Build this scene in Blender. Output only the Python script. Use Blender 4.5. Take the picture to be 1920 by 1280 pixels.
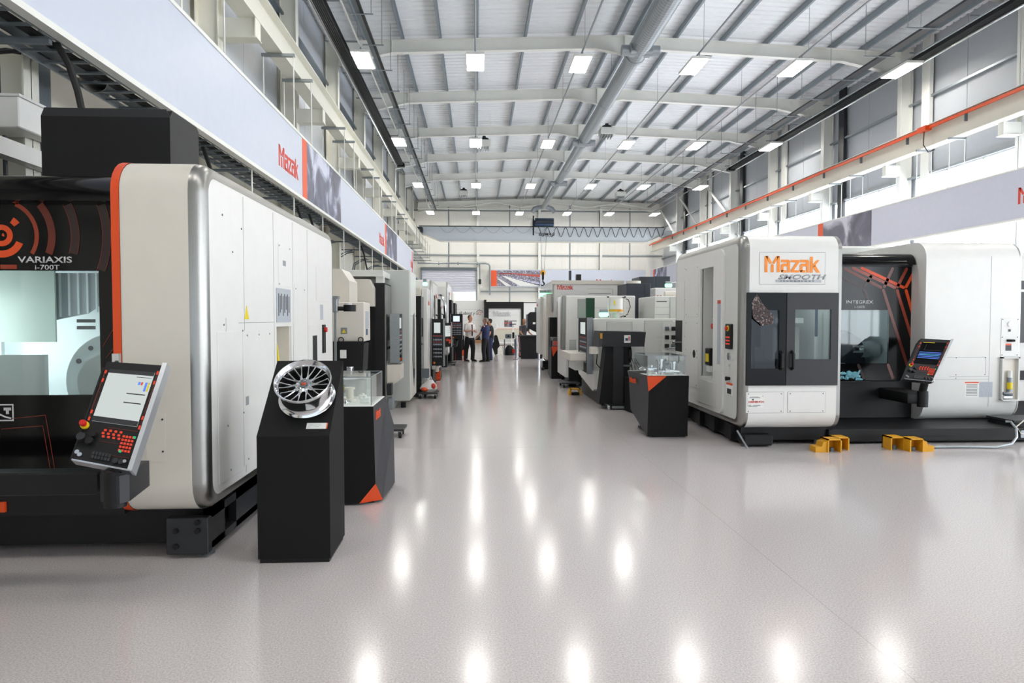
import bpy, bmesh, math, random
from mathutils import Vector, Matrix
random.seed(7)
S = bpy.context.scene
for o in list(bpy.data.objects): bpy.data.objects.remove(o)
COL = S.collection
PI = math.pi
# ---------------------------------------------------------------- camera
cam_d = bpy.data.cameras.new('camera'); cam = bpy.data.objects.new('camera', cam_d); COL.objects.link(cam)
cam_d.sensor_width = 36; cam_d.lens = 24.0; cam_d.clip_end = 300
cam.location = (0, 0, 1.7)
yaw = math.atan(66/1280); pit = math.atan(44/1280)
cam.rotation_euler = (PI/2 - pit, 0, -yaw)
S.camera = cam
# ---------------------------------------------------------------- world, exposure
W = bpy.data.worlds.new('world'); S.world = W; W.use_nodes = True
bg = W.node_tree.nodes['Background']; bg.inputs[0].default_value = (0.80, 0.90, 1.0, 1); bg.inputs[1].default_value = 1.1
S.view_settings.view_transform = 'Standard'; S.view_settings.look = 'None'
S.view_settings.exposure = 0.54; S.view_settings.gamma = 1.0
try: S.view_settings.use_curve_mapping = False
except Exception: pass
LAMP_POWER = 27.0       # radiance of the high bay diffusers
PANE_POWER = 5.0        # daylight through the frosted glazing

# ---------------------------------------------------------------- materials
def lin(c):
    c = c/255.0
    return c/12.92 if c <= 0.04045 else ((c+0.055)/1.055)**2.4
def rgb(r, g, b): return (lin(r), lin(g), lin(b), 1)
MATS = {}
def mat(name, col, rough=0.5, metal=0.0, coat=0.0, emit=None, var=0.04, scale=6.0, bump=0.0, bscale=300.0, spec=0.5):
    m = bpy.data.materials.new(name); m.use_nodes = True; nt = m.node_tree
    b = nt.nodes['Principled BSDF']
    b.inputs['Roughness'].default_value = rough; b.inputs['Metallic'].default_value = metal
    b.inputs['Coat Weight'].default_value = coat; b.inputs['Coat Roughness'].default_value = 0.05
    b.inputs['Specular IOR Level'].default_value = spec
    tc = nt.nodes.new('ShaderNodeTexCoord')
    nz = nt.nodes.new('ShaderNodeTexNoise'); nz.inputs['Scale'].default_value = scale; nz.inputs['Detail'].default_value = 3
    nt.links.new(tc.outputs['Object'], nz.inputs['Vector'])
    mx = nt.nodes.new('ShaderNodeMix'); mx.data_type = 'RGBA'
    mx.inputs[6].default_value = tuple(max(0, c*(1-var)) for c in col[:3])+(1,)
    mx.inputs[7].default_value = tuple(min(1, c*(1+var)) for c in col[:3])+(1,)
    nt.links.new(nz.outputs['Fac'], mx.inputs[0]); nt.links.new(mx.outputs[2], b.inputs['Base Color'])
    if bump:
        n2 = nt.nodes.new('ShaderNodeTexNoise'); n2.inputs['Scale'].default_value = bscale
        nt.links.new(tc.outputs['Object'], n2.inputs['Vector'])
        bp = nt.nodes.new('ShaderNodeBump'); bp.inputs['Strength'].default_value = bump; bp.inputs['Distance'].default_value = 0.002
        nt.links.new(n2.outputs['Fac'], bp.inputs['Height']); nt.links.new(bp.outputs[0], b.inputs['Normal'])
    if emit:
        b.inputs['Emission Color'].default_value = emit[0]; b.inputs['Emission Strength'].default_value = emit[1]
    MATS[name] = m
    return m
cream = mat('cream enamel', rgb(222, 216, 205), 0.35, bump=0.05)
white = mat('white enamel', rgb(229, 228, 225), 0.35, bump=0.05)
offw = mat('off white enamel', rgb(215, 216, 212), 0.4, bump=0.05)
greyw = mat('grey white enamel', rgb(196, 199, 195), 0.4, bump=0.05)
steelpaint = mat('cream steel paint', rgb(226, 224, 212), 0.45)
steelwhite = mat('white steel paint', rgb(232, 232, 226), 0.45)
wallcream = mat('cream cladding', rgb(222, 218, 206), 0.55)
wallgrey = mat('grey cladding', rgb(186, 190, 196), 0.5)
wallwarm = mat('warm white cladding', rgb(236, 234, 227), 0.55)
roofm = mat('white roof sheet', rgb(238, 241, 243), 0.5)
galv = mat('galvanised steel', rgb(150, 156, 160), 0.38, 0.55, var=0.15, scale=30)
galvd = mat('dark galvanised steel', rgb(104, 112, 118), 0.45, 0.4, var=0.12, scale=20)
chrome = mat('polished metal', rgb(205, 207, 210), 0.16, 1.0)
brushed = mat('brushed silver edge', rgb(158, 157, 154), 0.34, 1.0, scale=40, var=0.05)
purlinm = mat('purlin grey', rgb(140, 150, 157), 0.5, 0.15)
satin = mat('satin silver rail', rgb(214, 216, 220), 0.3, 0.65)
wheelm = mat('machined aluminium', rgb(215, 216, 218), 0.13, 1.0, var=0.03)
black = mat('satin black paint', rgb(18, 18, 20), 0.5, spec=0.35, bump=0.05)
blackmatt = mat('matt black laminate', rgb(19, 19, 19), 0.7, spec=0.25, bump=0.1, bscale=120)
blackgloss = mat('gloss black acrylic', rgb(11, 11, 13), 0.12, spec=0.28)
darkgrey = mat('dark grey panel', rgb(38, 39, 43), 0.45)
graphite = mat('graphite side laminate', rgb(54, 54, 58), 0.55)
slate = mat('slate blue grey enamel', rgb(38, 44, 56), 0.45)
orange = mat('orange enamel', rgb(226, 78, 24), 0.4)
orangep = mat('orange print', rgb(232, 92, 52), 0.5)
orangeglow = mat('orange lettering', rgb(250, 146, 48), 0.45)
redp = mat('red print', rgb(216, 66, 48), 0.5)
rust = mat('dark orange print', rgb(104, 36, 22), 0.3)
rust2 = mat('dim orange print', rgb(150, 54, 30), 0.3)
brown = mat('brown transparent print', rgb(48, 28, 26), 0.3)
redline = mat('fine orange line print', rgb(132, 46, 26), 0.3)
yellow = mat('yellow paint', rgb(222, 160, 28), 0.45)
yellowb = mat('bright yellow plastic', rgb(232, 208, 30), 0.45)
red = mat('red plastic', rgb(204, 30, 24), 0.35)
green = mat('green plastic', rgb(20, 120, 70), 0.4)
darkgreen = mat('dark green screen', rgb(12, 62, 34), 0.2)
blueh = mat('blue hoist paint', rgb(38, 70, 104), 0.45)
bannerm = mat('banner white board', rgb(200, 206, 220), 0.4)
bannerr = mat('banner grey board', rgb(204, 206, 220), 0.4)
paper = mat('white paper', rgb(235, 235, 232), 0.6)
greylabel = mat('grey label print', rgb(176, 182, 190), 0.5, var=0.3, scale=90)
textgrey = mat('silver grey lettering', rgb(206, 206, 208), 0.4)
inkdark = mat('dark ink', rgb(60, 62, 66), 0.5)
rubber = mat('black rubber', rgb(20, 20, 20), 0.7)
skin = mat('skin', rgb(206, 150, 124), 0.5)
hairb = mat('dark brown hair', rgb(38, 28, 24), 0.6)
hairg = mat('grey hair', rgb(128, 122, 116), 0.6)
hairbl = mat('sandy blond hair', rgb(190, 138, 84), 0.6)
shirtw = mat('white shirt cotton', rgb(238, 232, 230), 0.8)
navy = mat('navy polo cotton', rgb(34, 44, 84), 0.8)
blackcl = mat('black cloth', rgb(20, 20, 22), 0.85)
greycl = mat('grey cloth', rgb(92, 88, 92), 0.85)
pinkcl = mat('dusty pink cloth', rgb(166, 122, 130), 0.85)
teal = mat('pale teal rag', rgb(126, 190, 204), 0.8)
wood = mat('light wood', rgb(166, 128, 88), 0.55, var=0.2)
card = mat('grey machine interior', rgb(206, 212, 214), 0.3)
bagm = mat('translucent white plastic', rgb(225, 222, 222), 0.3)
shutterm = mat('white shutter slat', rgb(214, 214, 226), 0.45)
def emis(name, col, st):
    m = bpy.data.materials.new(name); m.use_nodes = True; nt = m.node_tree; nt.nodes.clear()
    e = nt.nodes.new('ShaderNodeEmission'); e.inputs[0].default_value = col; e.inputs[1].default_value = st
    o = nt.nodes.new('ShaderNodeOutputMaterial'); nt.links.new(e.outputs[0], o.inputs[0]); return m
lampm = emis('lit lamp diffuser', (1.0, 0.965, 0.90, 1), LAMP_POWER)
panem = emis('daylit frosted pane', (0.88, 0.94, 1.0, 1), PANE_POWER)
workm = emis('machine work light', (0.94, 1.0, 0.99, 1), 5.5)
greenlit = emis('lit green beacon', (0.25, 1.0, 0.55, 1), 2.4)
screenw = emis('lit pale screen', (0.70, 0.76, 0.74, 1), 0.62)
screenb = emis('lit blue white screen', (0.72, 0.82, 1.0, 1), 0.85)
redlit = emis('lit red keys', (0.9, 0.09, 0.05, 1), 0.55)
greenkey = emis('lit green keys', (0.05, 0.7, 0.3, 1), 0.5)
bluelit = emis('lit blue screen lines', (0.12, 0.25, 0.8, 1), 0.8)
def glassmat(name, tint, gloss=0.05):
    m = bpy.data.materials.new(name); m.use_nodes = True; nt = m.node_tree; nt.nodes.clear()
    t = nt.nodes.new('ShaderNodeBsdfTransparent'); t.inputs[0].default_value = tint
    g = nt.nodes.new('ShaderNodeBsdfGlossy'); g.inputs['Roughness'].default_value = 0.03
    lw = nt.nodes.new('ShaderNodeLayerWeight'); lw.inputs['Blend'].default_value = 0.5
    pw = nt.nodes.new('ShaderNodeMath'); pw.operation = 'POWER'; pw.inputs[1].default_value = 4.0; nt.links.new(lw.outputs['Facing'], pw.inputs[0])
    f = nt.nodes.new('ShaderNodeMath'); f.operation = 'MULTIPLY_ADD'; f.inputs[1].default_value = 0.6; f.inputs[2].default_value = gloss; nt.links.new(pw.outputs[0], f.inputs[0])
    mx = nt.nodes.new('ShaderNodeMixShader'); o = nt.nodes.new('ShaderNodeOutputMaterial')
    nt.links.new(f.outputs[0], mx.inputs[0]); nt.links.new(t.outputs[0], mx.inputs[1]); nt.links.new(g.outputs[0], mx.inputs[2]); nt.links.new(mx.outputs[0], o.inputs[0])
    return m
glass = glassmat('clear glass', (0.96, 0.98, 0.975, 1))
glasstint = glassmat('tinted door glass', (0.80, 0.85, 0.85, 1))
glassdark = glassmat('dark door glass', (0.42, 0.44, 0.50, 1))
def floormat():
    m = bpy.data.materials.new('polished speckled resin floor'); m.use_nodes = True; nt = m.node_tree; b = nt.nodes['Principled BSDF']
    tc = nt.nodes.new('ShaderNodeTexCoord')
    n1 = nt.nodes.new('ShaderNodeTexNoise'); n1.inputs['Scale'].default_value = 95; n1.inputs['Detail'].default_value = 4; n1.inputs['Roughness'].default_value = 0.75
    n2 = nt.nodes.new('ShaderNodeTexNoise'); n2.inputs['Scale'].default_value = 0.7
    v = nt.nodes.new('ShaderNodeTexVoronoi'); v.inputs['Scale'].default_value = 140
    for n in (n1, n2, v): nt.links.new(tc.outputs['Object'], n.inputs['Vector'])
    r = nt.nodes.new('ShaderNodeValToRGB'); r.color_ramp.elements[0].position = 0.36; r.color_ramp.elements[0].color = rgb(180, 173, 173)
    r.color_ramp.elements[1].position = 0.62; r.color_ramp.elements[1].color = rgb(217, 211, 211)
    nt.links.new(n1.outputs['Fac'], r.inputs[0])
    r2 = nt.nodes.new('ShaderNodeValToRGB'); r2.color_ramp.elements[0].position = 0.04; r2.color_ramp.elements[0].color = (0.72, 0.70, 0.68, 1)
    r2.color_ramp.elements[1].position = 0.14; r2.color_ramp.elements[1].color = (1, 1, 1, 1)
    nt.links.new(v.outputs['Distance'], r2.inputs[0])
    mx = nt.nodes.new('ShaderNodeMix'); mx.data_type = 'RGBA'; mx.blend_type = 'MULTIPLY'; mx.inputs[0].default_value = 0.7
    nt.links.new(r.outputs[0], mx.inputs[6]); nt.links.new(r2.outputs[0], mx.inputs[7])
    nt.links.new(mx.outputs[2], b.inputs['Base Color'])
    mr = nt.nodes.new('ShaderNodeMapRange'); mr.inputs[3].default_value = 0.115; mr.inputs[4].default_value = 0.18
    nt.links.new(n2.outputs['Fac'], mr.inputs[0]); nt.links.new(mr.outputs[0], b.inputs['Roughness'])
    n3 = nt.nodes.new('ShaderNodeTexNoise'); n3.inputs['Scale'].default_value = 5.0; n3.inputs['Detail'].default_value = 2
    nt.links.new(tc.outputs['Object'], n3.inputs['Vector'])
    bp = nt.nodes.new('ShaderNodeBump'); bp.inputs['Strength'].default_value = 0.06; bp.inputs['Distance'].default_value = 0.006
    nt.links.new(n3.outputs['Fac'], bp.inputs['Height']); nt.links.new(bp.outputs[0], b.inputs['Normal'])
    b.inputs['Specular IOR Level'].default_value = 0.55
    return m
floorm = floormat()
def photomat(name, a, b_, c, sc, dist=3.0):
    m = bpy.data.materials.new(name); m.use_nodes = True; nt = m.node_tree; b = nt.nodes['Principled BSDF']; b.inputs['Roughness'].default_value = 0.4
    tc = nt.nodes.new('ShaderNodeTexCoord'); n = nt.nodes.new('ShaderNodeTexNoise'); n.inputs['Scale'].default_value = sc; n.inputs['Detail'].default_value = 5
    n.inputs['Distortion'].default_value = dist
    nt.links.new(tc.outputs['Object'], n.inputs['Vector'])
    r = nt.nodes.new('ShaderNodeValToRGB'); e = r.color_ramp.elements
    e[0].position = 0.40; e[0].color = a; e[1].position = 0.68; e[1].color = c
    k = r.color_ramp.elements.new(0.54); k.color = b_
    nt.links.new(n.outputs['Fac'], r.inputs[0]); nt.links.new(r.outputs[0], b.inputs['Base Color']); return m
photo1 = photomat('close-up print', rgb(62, 60, 78), rgb(96, 98, 126), rgb(206, 210, 228), 0.85, 1.2)
photo2 = photomat('machining print', rgb(88, 86, 100), rgb(112, 110, 126), rgb(206, 204, 216), 0.7, 1.0)
photo3 = photomat('car park print', rgb(96, 92, 106), rgb(140, 138, 152), rgb(214, 214, 228), 5.0)
screenclut = photomat('pale poster print', rgb(70, 50, 50), rgb(120, 112, 112), rgb(210, 208, 206), 12)

# ---------------------------------------------------------------- helpers
ORG = {}
def org(p):
    return ORG.get(p.name, Vector((0, 0, 0))) if p else Vector((0, 0, 0))
def thing(name, label, cat, loc=(0, 0, 0), group=None):
    o = bpy.data.objects.new(name, None); COL.objects.link(o); o.location = loc; o.empty_display_size = 0.1
    o['label'] = label; o['category'] = cat
    if group: o['group'] = group
    ORG[o.name] = Vector(loc); return o
class MB:
    def __init__(s): s.bm = bmesh.new()
    def vs(s, pts): return [s.bm.verts.new(p) for p in pts]
    def face(s, pts):
        return s.bm.faces.new(s.vs(pts))
    def box(s, x0, x1, y0, y1, z0, z1, b=0.0, seg=1):
        if x0 > x1: x0, x1 = x1, x0
        if y0 > y1: y0, y1 = y1, y0
        if z0 > z1: z0, z1 = z1, z0
        v = s.vs([(x0, y0, z0), (x1, y0, z0), (x1, y1, z0), (x0, y1, z0), (x0, y0, z1), (x1, y0, z1), (x1, y1, z1), (x0, y1, z1)])
        fs = [s.bm.faces.new([v[i] for i in q]) for q in ((3, 2, 1, 0), (4, 5, 6, 7), (0, 1, 5, 4), (1, 2, 6, 5), (2, 3, 7, 6), (3, 0, 4, 7))]
        if b:
            es = {e for f in fs for e in f.edges}
            bmesh.ops.bevel(s.bm, geom=list(es), offset=b, segments=seg, affect='EDGES', profile=0.5)
        return s
    def hexa(s, p):      # eight points: bottom four ccw, top four ccw
        v = s.vs(p)
        for q in ((3, 2, 1, 0), (4, 5, 6, 7), (0, 1, 5, 4), (1, 2, 6, 5), (2, 3, 7, 6), (3, 0, 4, 7)): s.bm.faces.new([v[i] for i in q])
        return s
    def prism(s, poly, ax, a, b):   # poly 2-D in the plane across axis ax, from a to b
        def P(u, w, t): return {'x': (t, u, w), 'y': (u, t, w), 'z': (u, w, t)}[ax]
        A = s.vs([P(u, w, a) for u, w in poly]); B = s.vs([P(u, w, b) for u, w in poly]); n = len(poly)
        s.bm.faces.new(A[::-1]); s.bm.faces.new(B)
        for i in range(n): s.bm.faces.new([A[i], A[(i+1) % n], B[(i+1) % n], B[i]])
        return s
    def tube(s, pts, r, seg=8, cap=True, ry=None):
        pts = [Vector(p) for p in pts]; n = len(pts)
        rs = r if isinstance(r, (list, tuple)) else [r]*n
        rings = []; prev = None
        for i, p in enumerate(pts):
            d = (pts[min(i+1, n-1)]-pts[max(i-1, 0)]).normalized()
            if prev is None:
                u = d.orthogonal().normalized() if abs(d.z) < 0.9 else Vector((1, 0, 0)); u = (u-d*u.dot(d)).normalized()
            else: u = (prev-d*prev.dot(d)).normalized()
            prev = u; w = d.cross(u)
            rings.append(s.vs([p+u*rs[i]*math.cos(2*PI*k/seg)+w*(rs[i]*(ry or 1))*math.sin(2*PI*k/seg) for k in range(seg)]))
        for i in range(n-1):
            for k in range(seg):
                s.bm.faces.new([rings[i][k], rings[i][(k+1) % seg], rings[i+1][(k+1) % seg], rings[i+1][k]])
        if cap: s.bm.faces.new(rings[0][::-1]); s.bm.faces.new(rings[-1])
        return s
    def cyl(s, p, q, r, seg=12, r2=None): return s.tube([p, q], [r, r2 if r2 is not None else r], seg)
    def rings(s, rr, seg=20, cap=True):    # stacked ellipses (cx, cy, z, rx, ry)
        R = [s.vs([(cx+rx*math.cos(2*PI*k/seg), cy+ry*math.sin(2*PI*k/seg), z) for k in range(seg)]) for cx, cy, z, rx, ry in rr]
        for i in range(len(R)-1):
            for k in range(seg): s.bm.faces.new([R[i][k], R[i][(k+1) % seg], R[i+1][(k+1) % seg], R[i+1][k]])
        if cap: s.bm.faces.new(R[0][::-1]); s.bm.faces.new(R[-1])
        return s
    def sphere(s, c, rx, ry=None, rz=None, seg=12):
        ry = ry or rx; rz = rz or rx
        rr = []
        for i in range(1, seg//2+2):
            t = PI*(i-0.5)/(seg//2+1); rr.append((c[0], c[1], c[2]-rz*math.cos(t), rx*math.sin(t), ry*math.sin(t)))
        return s.rings(rr, seg)
    def lathe(s, prof, M, seg=32, closed=False):   # prof (r, h) about local z, placed by matrix M
        R = [s.vs([M @ Vector((r*math.cos(2*PI*k/seg), r*math.sin(2*PI*k/seg), h)) for k in range(seg)]) for r, h in prof]
        m = len(R) if closed else len(R)-1
        for i in range(m):
            a, b = R[i], R[(i+1) % len(R)]
            for k in range(seg): s.bm.faces.new([a[k], a[(k+1) % seg], b[(k+1) % seg], b[k]])
        return s
    def build(s, name, m, parent=None, smooth=False, ang=35, mats=None):
        lv = [v for v in s.bm.verts if not v.link_faces]
        if lv: bmesh.ops.delete(s.bm, geom=lv, context='VERTS')
        bmesh.ops.recalc_face_normals(s.bm, faces=s.bm.faces[:])
        me = bpy.data.meshes.new(name); o0 = org(parent)
        if o0.length: bmesh.ops.translate(s.bm, vec=-o0, verts=s.bm.verts[:])
        s.bm.to_mesh(me); s.bm.free()
        me.materials.append(m)
        for k in (mats or []): me.materials.append(k)
        if smooth:
            me.polygons.foreach_set('use_smooth', [True]*len(me.polygons))
            try: me.set_sharp_from_angle(angle=math.radians(ang))
            except Exception: pass
        o = bpy.data.objects.new(name, me); COL.objects.link(o)
        if parent: o.parent = parent
        ORG[o.name] = o0
        return o
    def one(s, name, m, label, cat, loc, group=None, smooth=False):   # a thing that is one mesh, origin at loc
        L = Vector(loc); bmesh.ops.translate(s.bm, vec=-L, verts=s.bm.verts[:])
        o = s.build(name, m, None, smooth); o.location = L; ORG[o.name] = L
        o['label'] = label; o['category'] = cat
        if group: o['group'] = group
        return o
def B(parent, name, m, *a, b=0.0, seg=1, smooth=None):
    return MB().box(*a, b=b, seg=seg).build(name, m, parent, smooth=(seg > 1 if smooth is None else smooth))
def struct(o): o['kind'] = 'structure'; return o
def stuff(o): o['kind'] = 'stuff'; return o
def copytree(o, parent=None, off=None):
    c = o.copy(); COL.objects.link(c); c.parent = parent
    for ch in o.children: copytree(ch, c)
    return c
def kids(o): return list(o.children)
# lettering ---------------------------------------------------------
def text(s, h, m, parent, o, xd, up, ws=1.0, depth=0.002, fat=0.0, shear=0.0, name='lettering', space=1.0, align='LEFT'):
    cu = bpy.data.curves.new('txt', 'FONT'); cu.body = s; cu.size = 1.0; cu.offset = fat; cu.shear = shear; cu.space_character = space
    cu.extrude = 0.0; cu.resolution_u = 3; cu.align_x = align
    ob = bpy.data.objects.new('txt', cu); COL.objects.link(ob)
    dg = bpy.context.evaluated_depsgraph_get(); me = bpy.data.meshes.new_from_object(ob.evaluated_get(dg))
    bpy.data.objects.remove(ob); bpy.data.curves.remove(cu)
    xd = Vector(xd).normalized(); up = Vector(up).normalized(); n = xd.cross(up); o = Vector(o)-org(parent); k = h/0.72
    bm = bmesh.new(); bm.from_mesh(me); bpy.data.meshes.remove(me)
    r = bmesh.ops.extrude_face_region(bm, geom=bm.faces[:]); ex = {v for v in r['geom'] if isinstance(v, bmesh.types.BMVert)}
    for v in bm.verts:
        d = depth if v in ex else 0.0
        v.co = o + xd*(v.co.x*k*ws) + up*(v.co.y*k) + n*d
    me = bpy.data.meshes.new(name); bm.to_mesh(me); bm.free(); me.materials.append(m)
    b = bpy.data.objects.new(name, me); COL.objects.link(b); b.parent = parent; ORG[b.name] = org(parent)
    return b
LOGO = []
def _g(*p): LOGO.append([((x-325)/317.0, (550-y)/317.0) for x, y in p])
_g((325, 238), (382, 238), (382, 547), (325, 547)); _g((565, 238), (620, 238), (620, 547), (565, 547))
_g((340, 238), (392, 238), (465, 355), (462, 375), (440, 390), (425, 382), (375, 300))
_g((605, 238), (552, 238), (480, 355), (483, 375), (505, 390), (520, 382), (572, 300))
_g((447, 547), (447, 408), (474, 390), (502, 408), (502, 547))
for dx in (0, 375):
    _g((648+dx, 305), (785+dx, 305), (808+dx, 315), (820+dx, 338), (768+dx, 355), (648+dx, 355)); _g((768+dx, 350), (820+dx, 330), (820+dx, 550), (768+dx, 550))
    _g((770+dx, 380), (770+dx, 432), (692+dx, 432), (660+dx, 390), (680+dx, 380)); _g((640+dx, 415), (665+dx, 385), (692+dx, 430), (692+dx, 520), (660+dx, 545), (640+dx, 520))
    _g((655+dx, 505), (748+dx, 505), (748+dx, 550), (670+dx, 550), (645+dx, 530))
_g((835, 310), (1000, 310), (1010, 325), (1008, 350), (835, 355)); _g((945, 350), (1008, 350), (898, 505), (835, 510)); _g((835, 505), (1005, 505), (1005, 550), (850, 550), (835, 535))
_g((1215, 248), (1270, 248), (1270, 552), (1215, 552)); _g((1268, 400), (1345, 312), (1398, 312), (1310, 425), (1268, 450)); _g((1268, 440), (1318, 405), (1412, 552), (1348, 552))
def logo(h, m, parent, o, xd, up, depth=0.003, name='lettering'):
    xd = Vector(xd).normalized(); up = Vector(up).normalized(); n = xd.cross(up); o = Vector(o); mb = MB()
    for g in LOGO:
        A = mb.vs([o+xd*x*h+up*y*h for x, y in g]); C = mb.vs([o+xd*x*h+up*y*h+n*depth for x, y in g]); k = len(g)
        mb.bm.faces.new(A[::-1]); mb.bm.faces.new(C)
        for i in range(k): mb.bm.faces.new([A[i], A[(i+1) % k], C[(i+1) % k], C[i]])
    return mb.build(name, m, parent)
def rrect(a0, a1, b0, b1, r, n=6, extra=()):
    pts = []
    for cx, cy, t0 in ((a1-r, b1-r, 0), (a0+r, b1-r, 90), (a0+r, b0+r, 180), (a1-r, b0+r, 270)):
        for i in range(n+1):
            t = math.radians(t0+90*i/n); pts.append((cx+r*math.cos(t), cy+r*math.sin(t)))
    return pts
def plate(ax, t, outer, holes, thick, name, m, parent):
    """flat plate across axis ax at t..t+thick with holes cut through"""
    def P(u, w, k): return {'x': (k, u, w), 'y': (u, k, w), 'z': (u, w, k)}[ax]
    bm = bmesh.new()
    def fill(k):
        es = []
        loops = []
        for lp in [outer]+holes:
            v = [bm.verts.new(P(u, w, k)) for u, w in lp]; loops.append(v)
            es += [bm.edges.new((v[i], v[(i+1) % len(v)])) for i in range(len(v))]
        bmesh.ops.triangle_fill(bm, use_beauty=True, use_dissolve=False, edges=es)
        return loops
    A = fill(t); C = fill(t+thick)
    for a, c in zip(A, C):
        for i in range(len(a)): bm.faces.new([a[i], a[(i+1) % len(a)], c[(i+1) % len(a)], c[i]])
    mb = MB(); mb.bm.free(); mb.bm = bm
    return mb.build(name, m, parent)
def rc(x0, x1, z0, z1): return [(x0, z0), (x1, z0), (x1, z1), (x0, z1)]
def shell(parent, x0, x1, y0, y1, z0, z1, r, m, rim, rimm, side, skipfront=None, name='shell'):
    """rounded body wrapped about x; rim bevel of width |rim| beyond x1 (sign gives the direction)"""
    lp = rrect(y0, y1, z0, z1, r); mb = MB(); n = len(lp)
    if skipfront:
        out = []
        for i, p in enumerate(lp):
            out.append(p); q = lp[(i+1) % n]
            if abs(p[0]-y0) < 1e-5 and abs(q[0]-y0) < 1e-5 and p[1] > q[1]: out += [(y0, skipfront[1]), (y0, skipfront[0])]
        lp2 = out
    else: lp2 = lp
    n2 = len(lp2)
    A = mb.vs([(x0, u, w) for u, w in lp2]); C = mb.vs([(x1, u, w) for u, w in lp2])
    for i in range(n2):
        if skipfront and abs(lp2[i][0]-y0) < 1e-5 and lp2[i][1] == skipfront[1] and lp2[(i+1) % n2][1] == skipfront[0]: continue
        mb.bm.faces.new([A[i], A[(i+1) % n2], C[(i+1) % n2], C[i]])
    mb.bm.faces.new(A)
    mb.build(name, m, parent, smooth=True, ang=50)
    if rim:
        t = abs(rim); sg = 1 if rim > 0 else -1
        R = []; mb = MB()
        for k in range(7):
            a = PI/2*k/6; ins = t*(1-math.cos(a)); dx = t*math.sin(a)
            R.append(mb.vs([(x1+sg*dx, u, w) for u, w in rrect(y0+ins, y1-ins, z0+ins, z1-ins, max(0.02, r-ins))]))
        for i in range(6):
            for k in range(n): mb.bm.faces.new([R[i][k], R[i][(k+1) % n], R[i+1][(k+1) % n], R[i+1][k]])
        mb.build('silver_edge', rimm, parent, smooth=True, ang=60)
        return rrect(y0+t, y1-t, z0+t, z1-t, max(0.02, r-t)), x1+sg*t
    return lp, x1
def screws(parent, pts, ax, m=galvd, r=0.008):
    mb = MB()
    for p in pts:
        q = list(p); q['xyz'.index(ax[1])] += (-0.004 if ax[0] == '-' else 0.004); mb.cyl(p, q, r, 6)
    return mb.build('screws', m, parent)
class Q:
    """a flat quad frame: (u, v) in 0..1 from bottom left to top right, n = outward normal"""
    def __init__(s, bl, br, tl, tr):
        s.c = [Vector(p) for p in (bl, br, tl, tr)]; s.n = ((s.c[1]-s.c[0]).cross(s.c[2]-s.c[0])).normalized(); s.c[3] -= s.n*((s.c[3]-s.c[0]).dot(s.n))
    def p(s, u, v, d=0.0): return (s.c[0]*(1-u)+s.c[1]*u)*(1-v)+(s.c[2]*(1-u)+s.c[3]*u)*v+s.n*d
    def slab(s, mb, u0, u1, v0, v1, d0, d1):
        return mb.hexa([s.p(u0, v0, d0), s.p(u1, v0, d0), s.p(u1, v1, d0), s.p(u0, v1, d0), s.p(u0, v0, d1), s.p(u1, v0, d1), s.p(u1, v1, d1), s.p(u0, v1, d1)])
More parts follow.
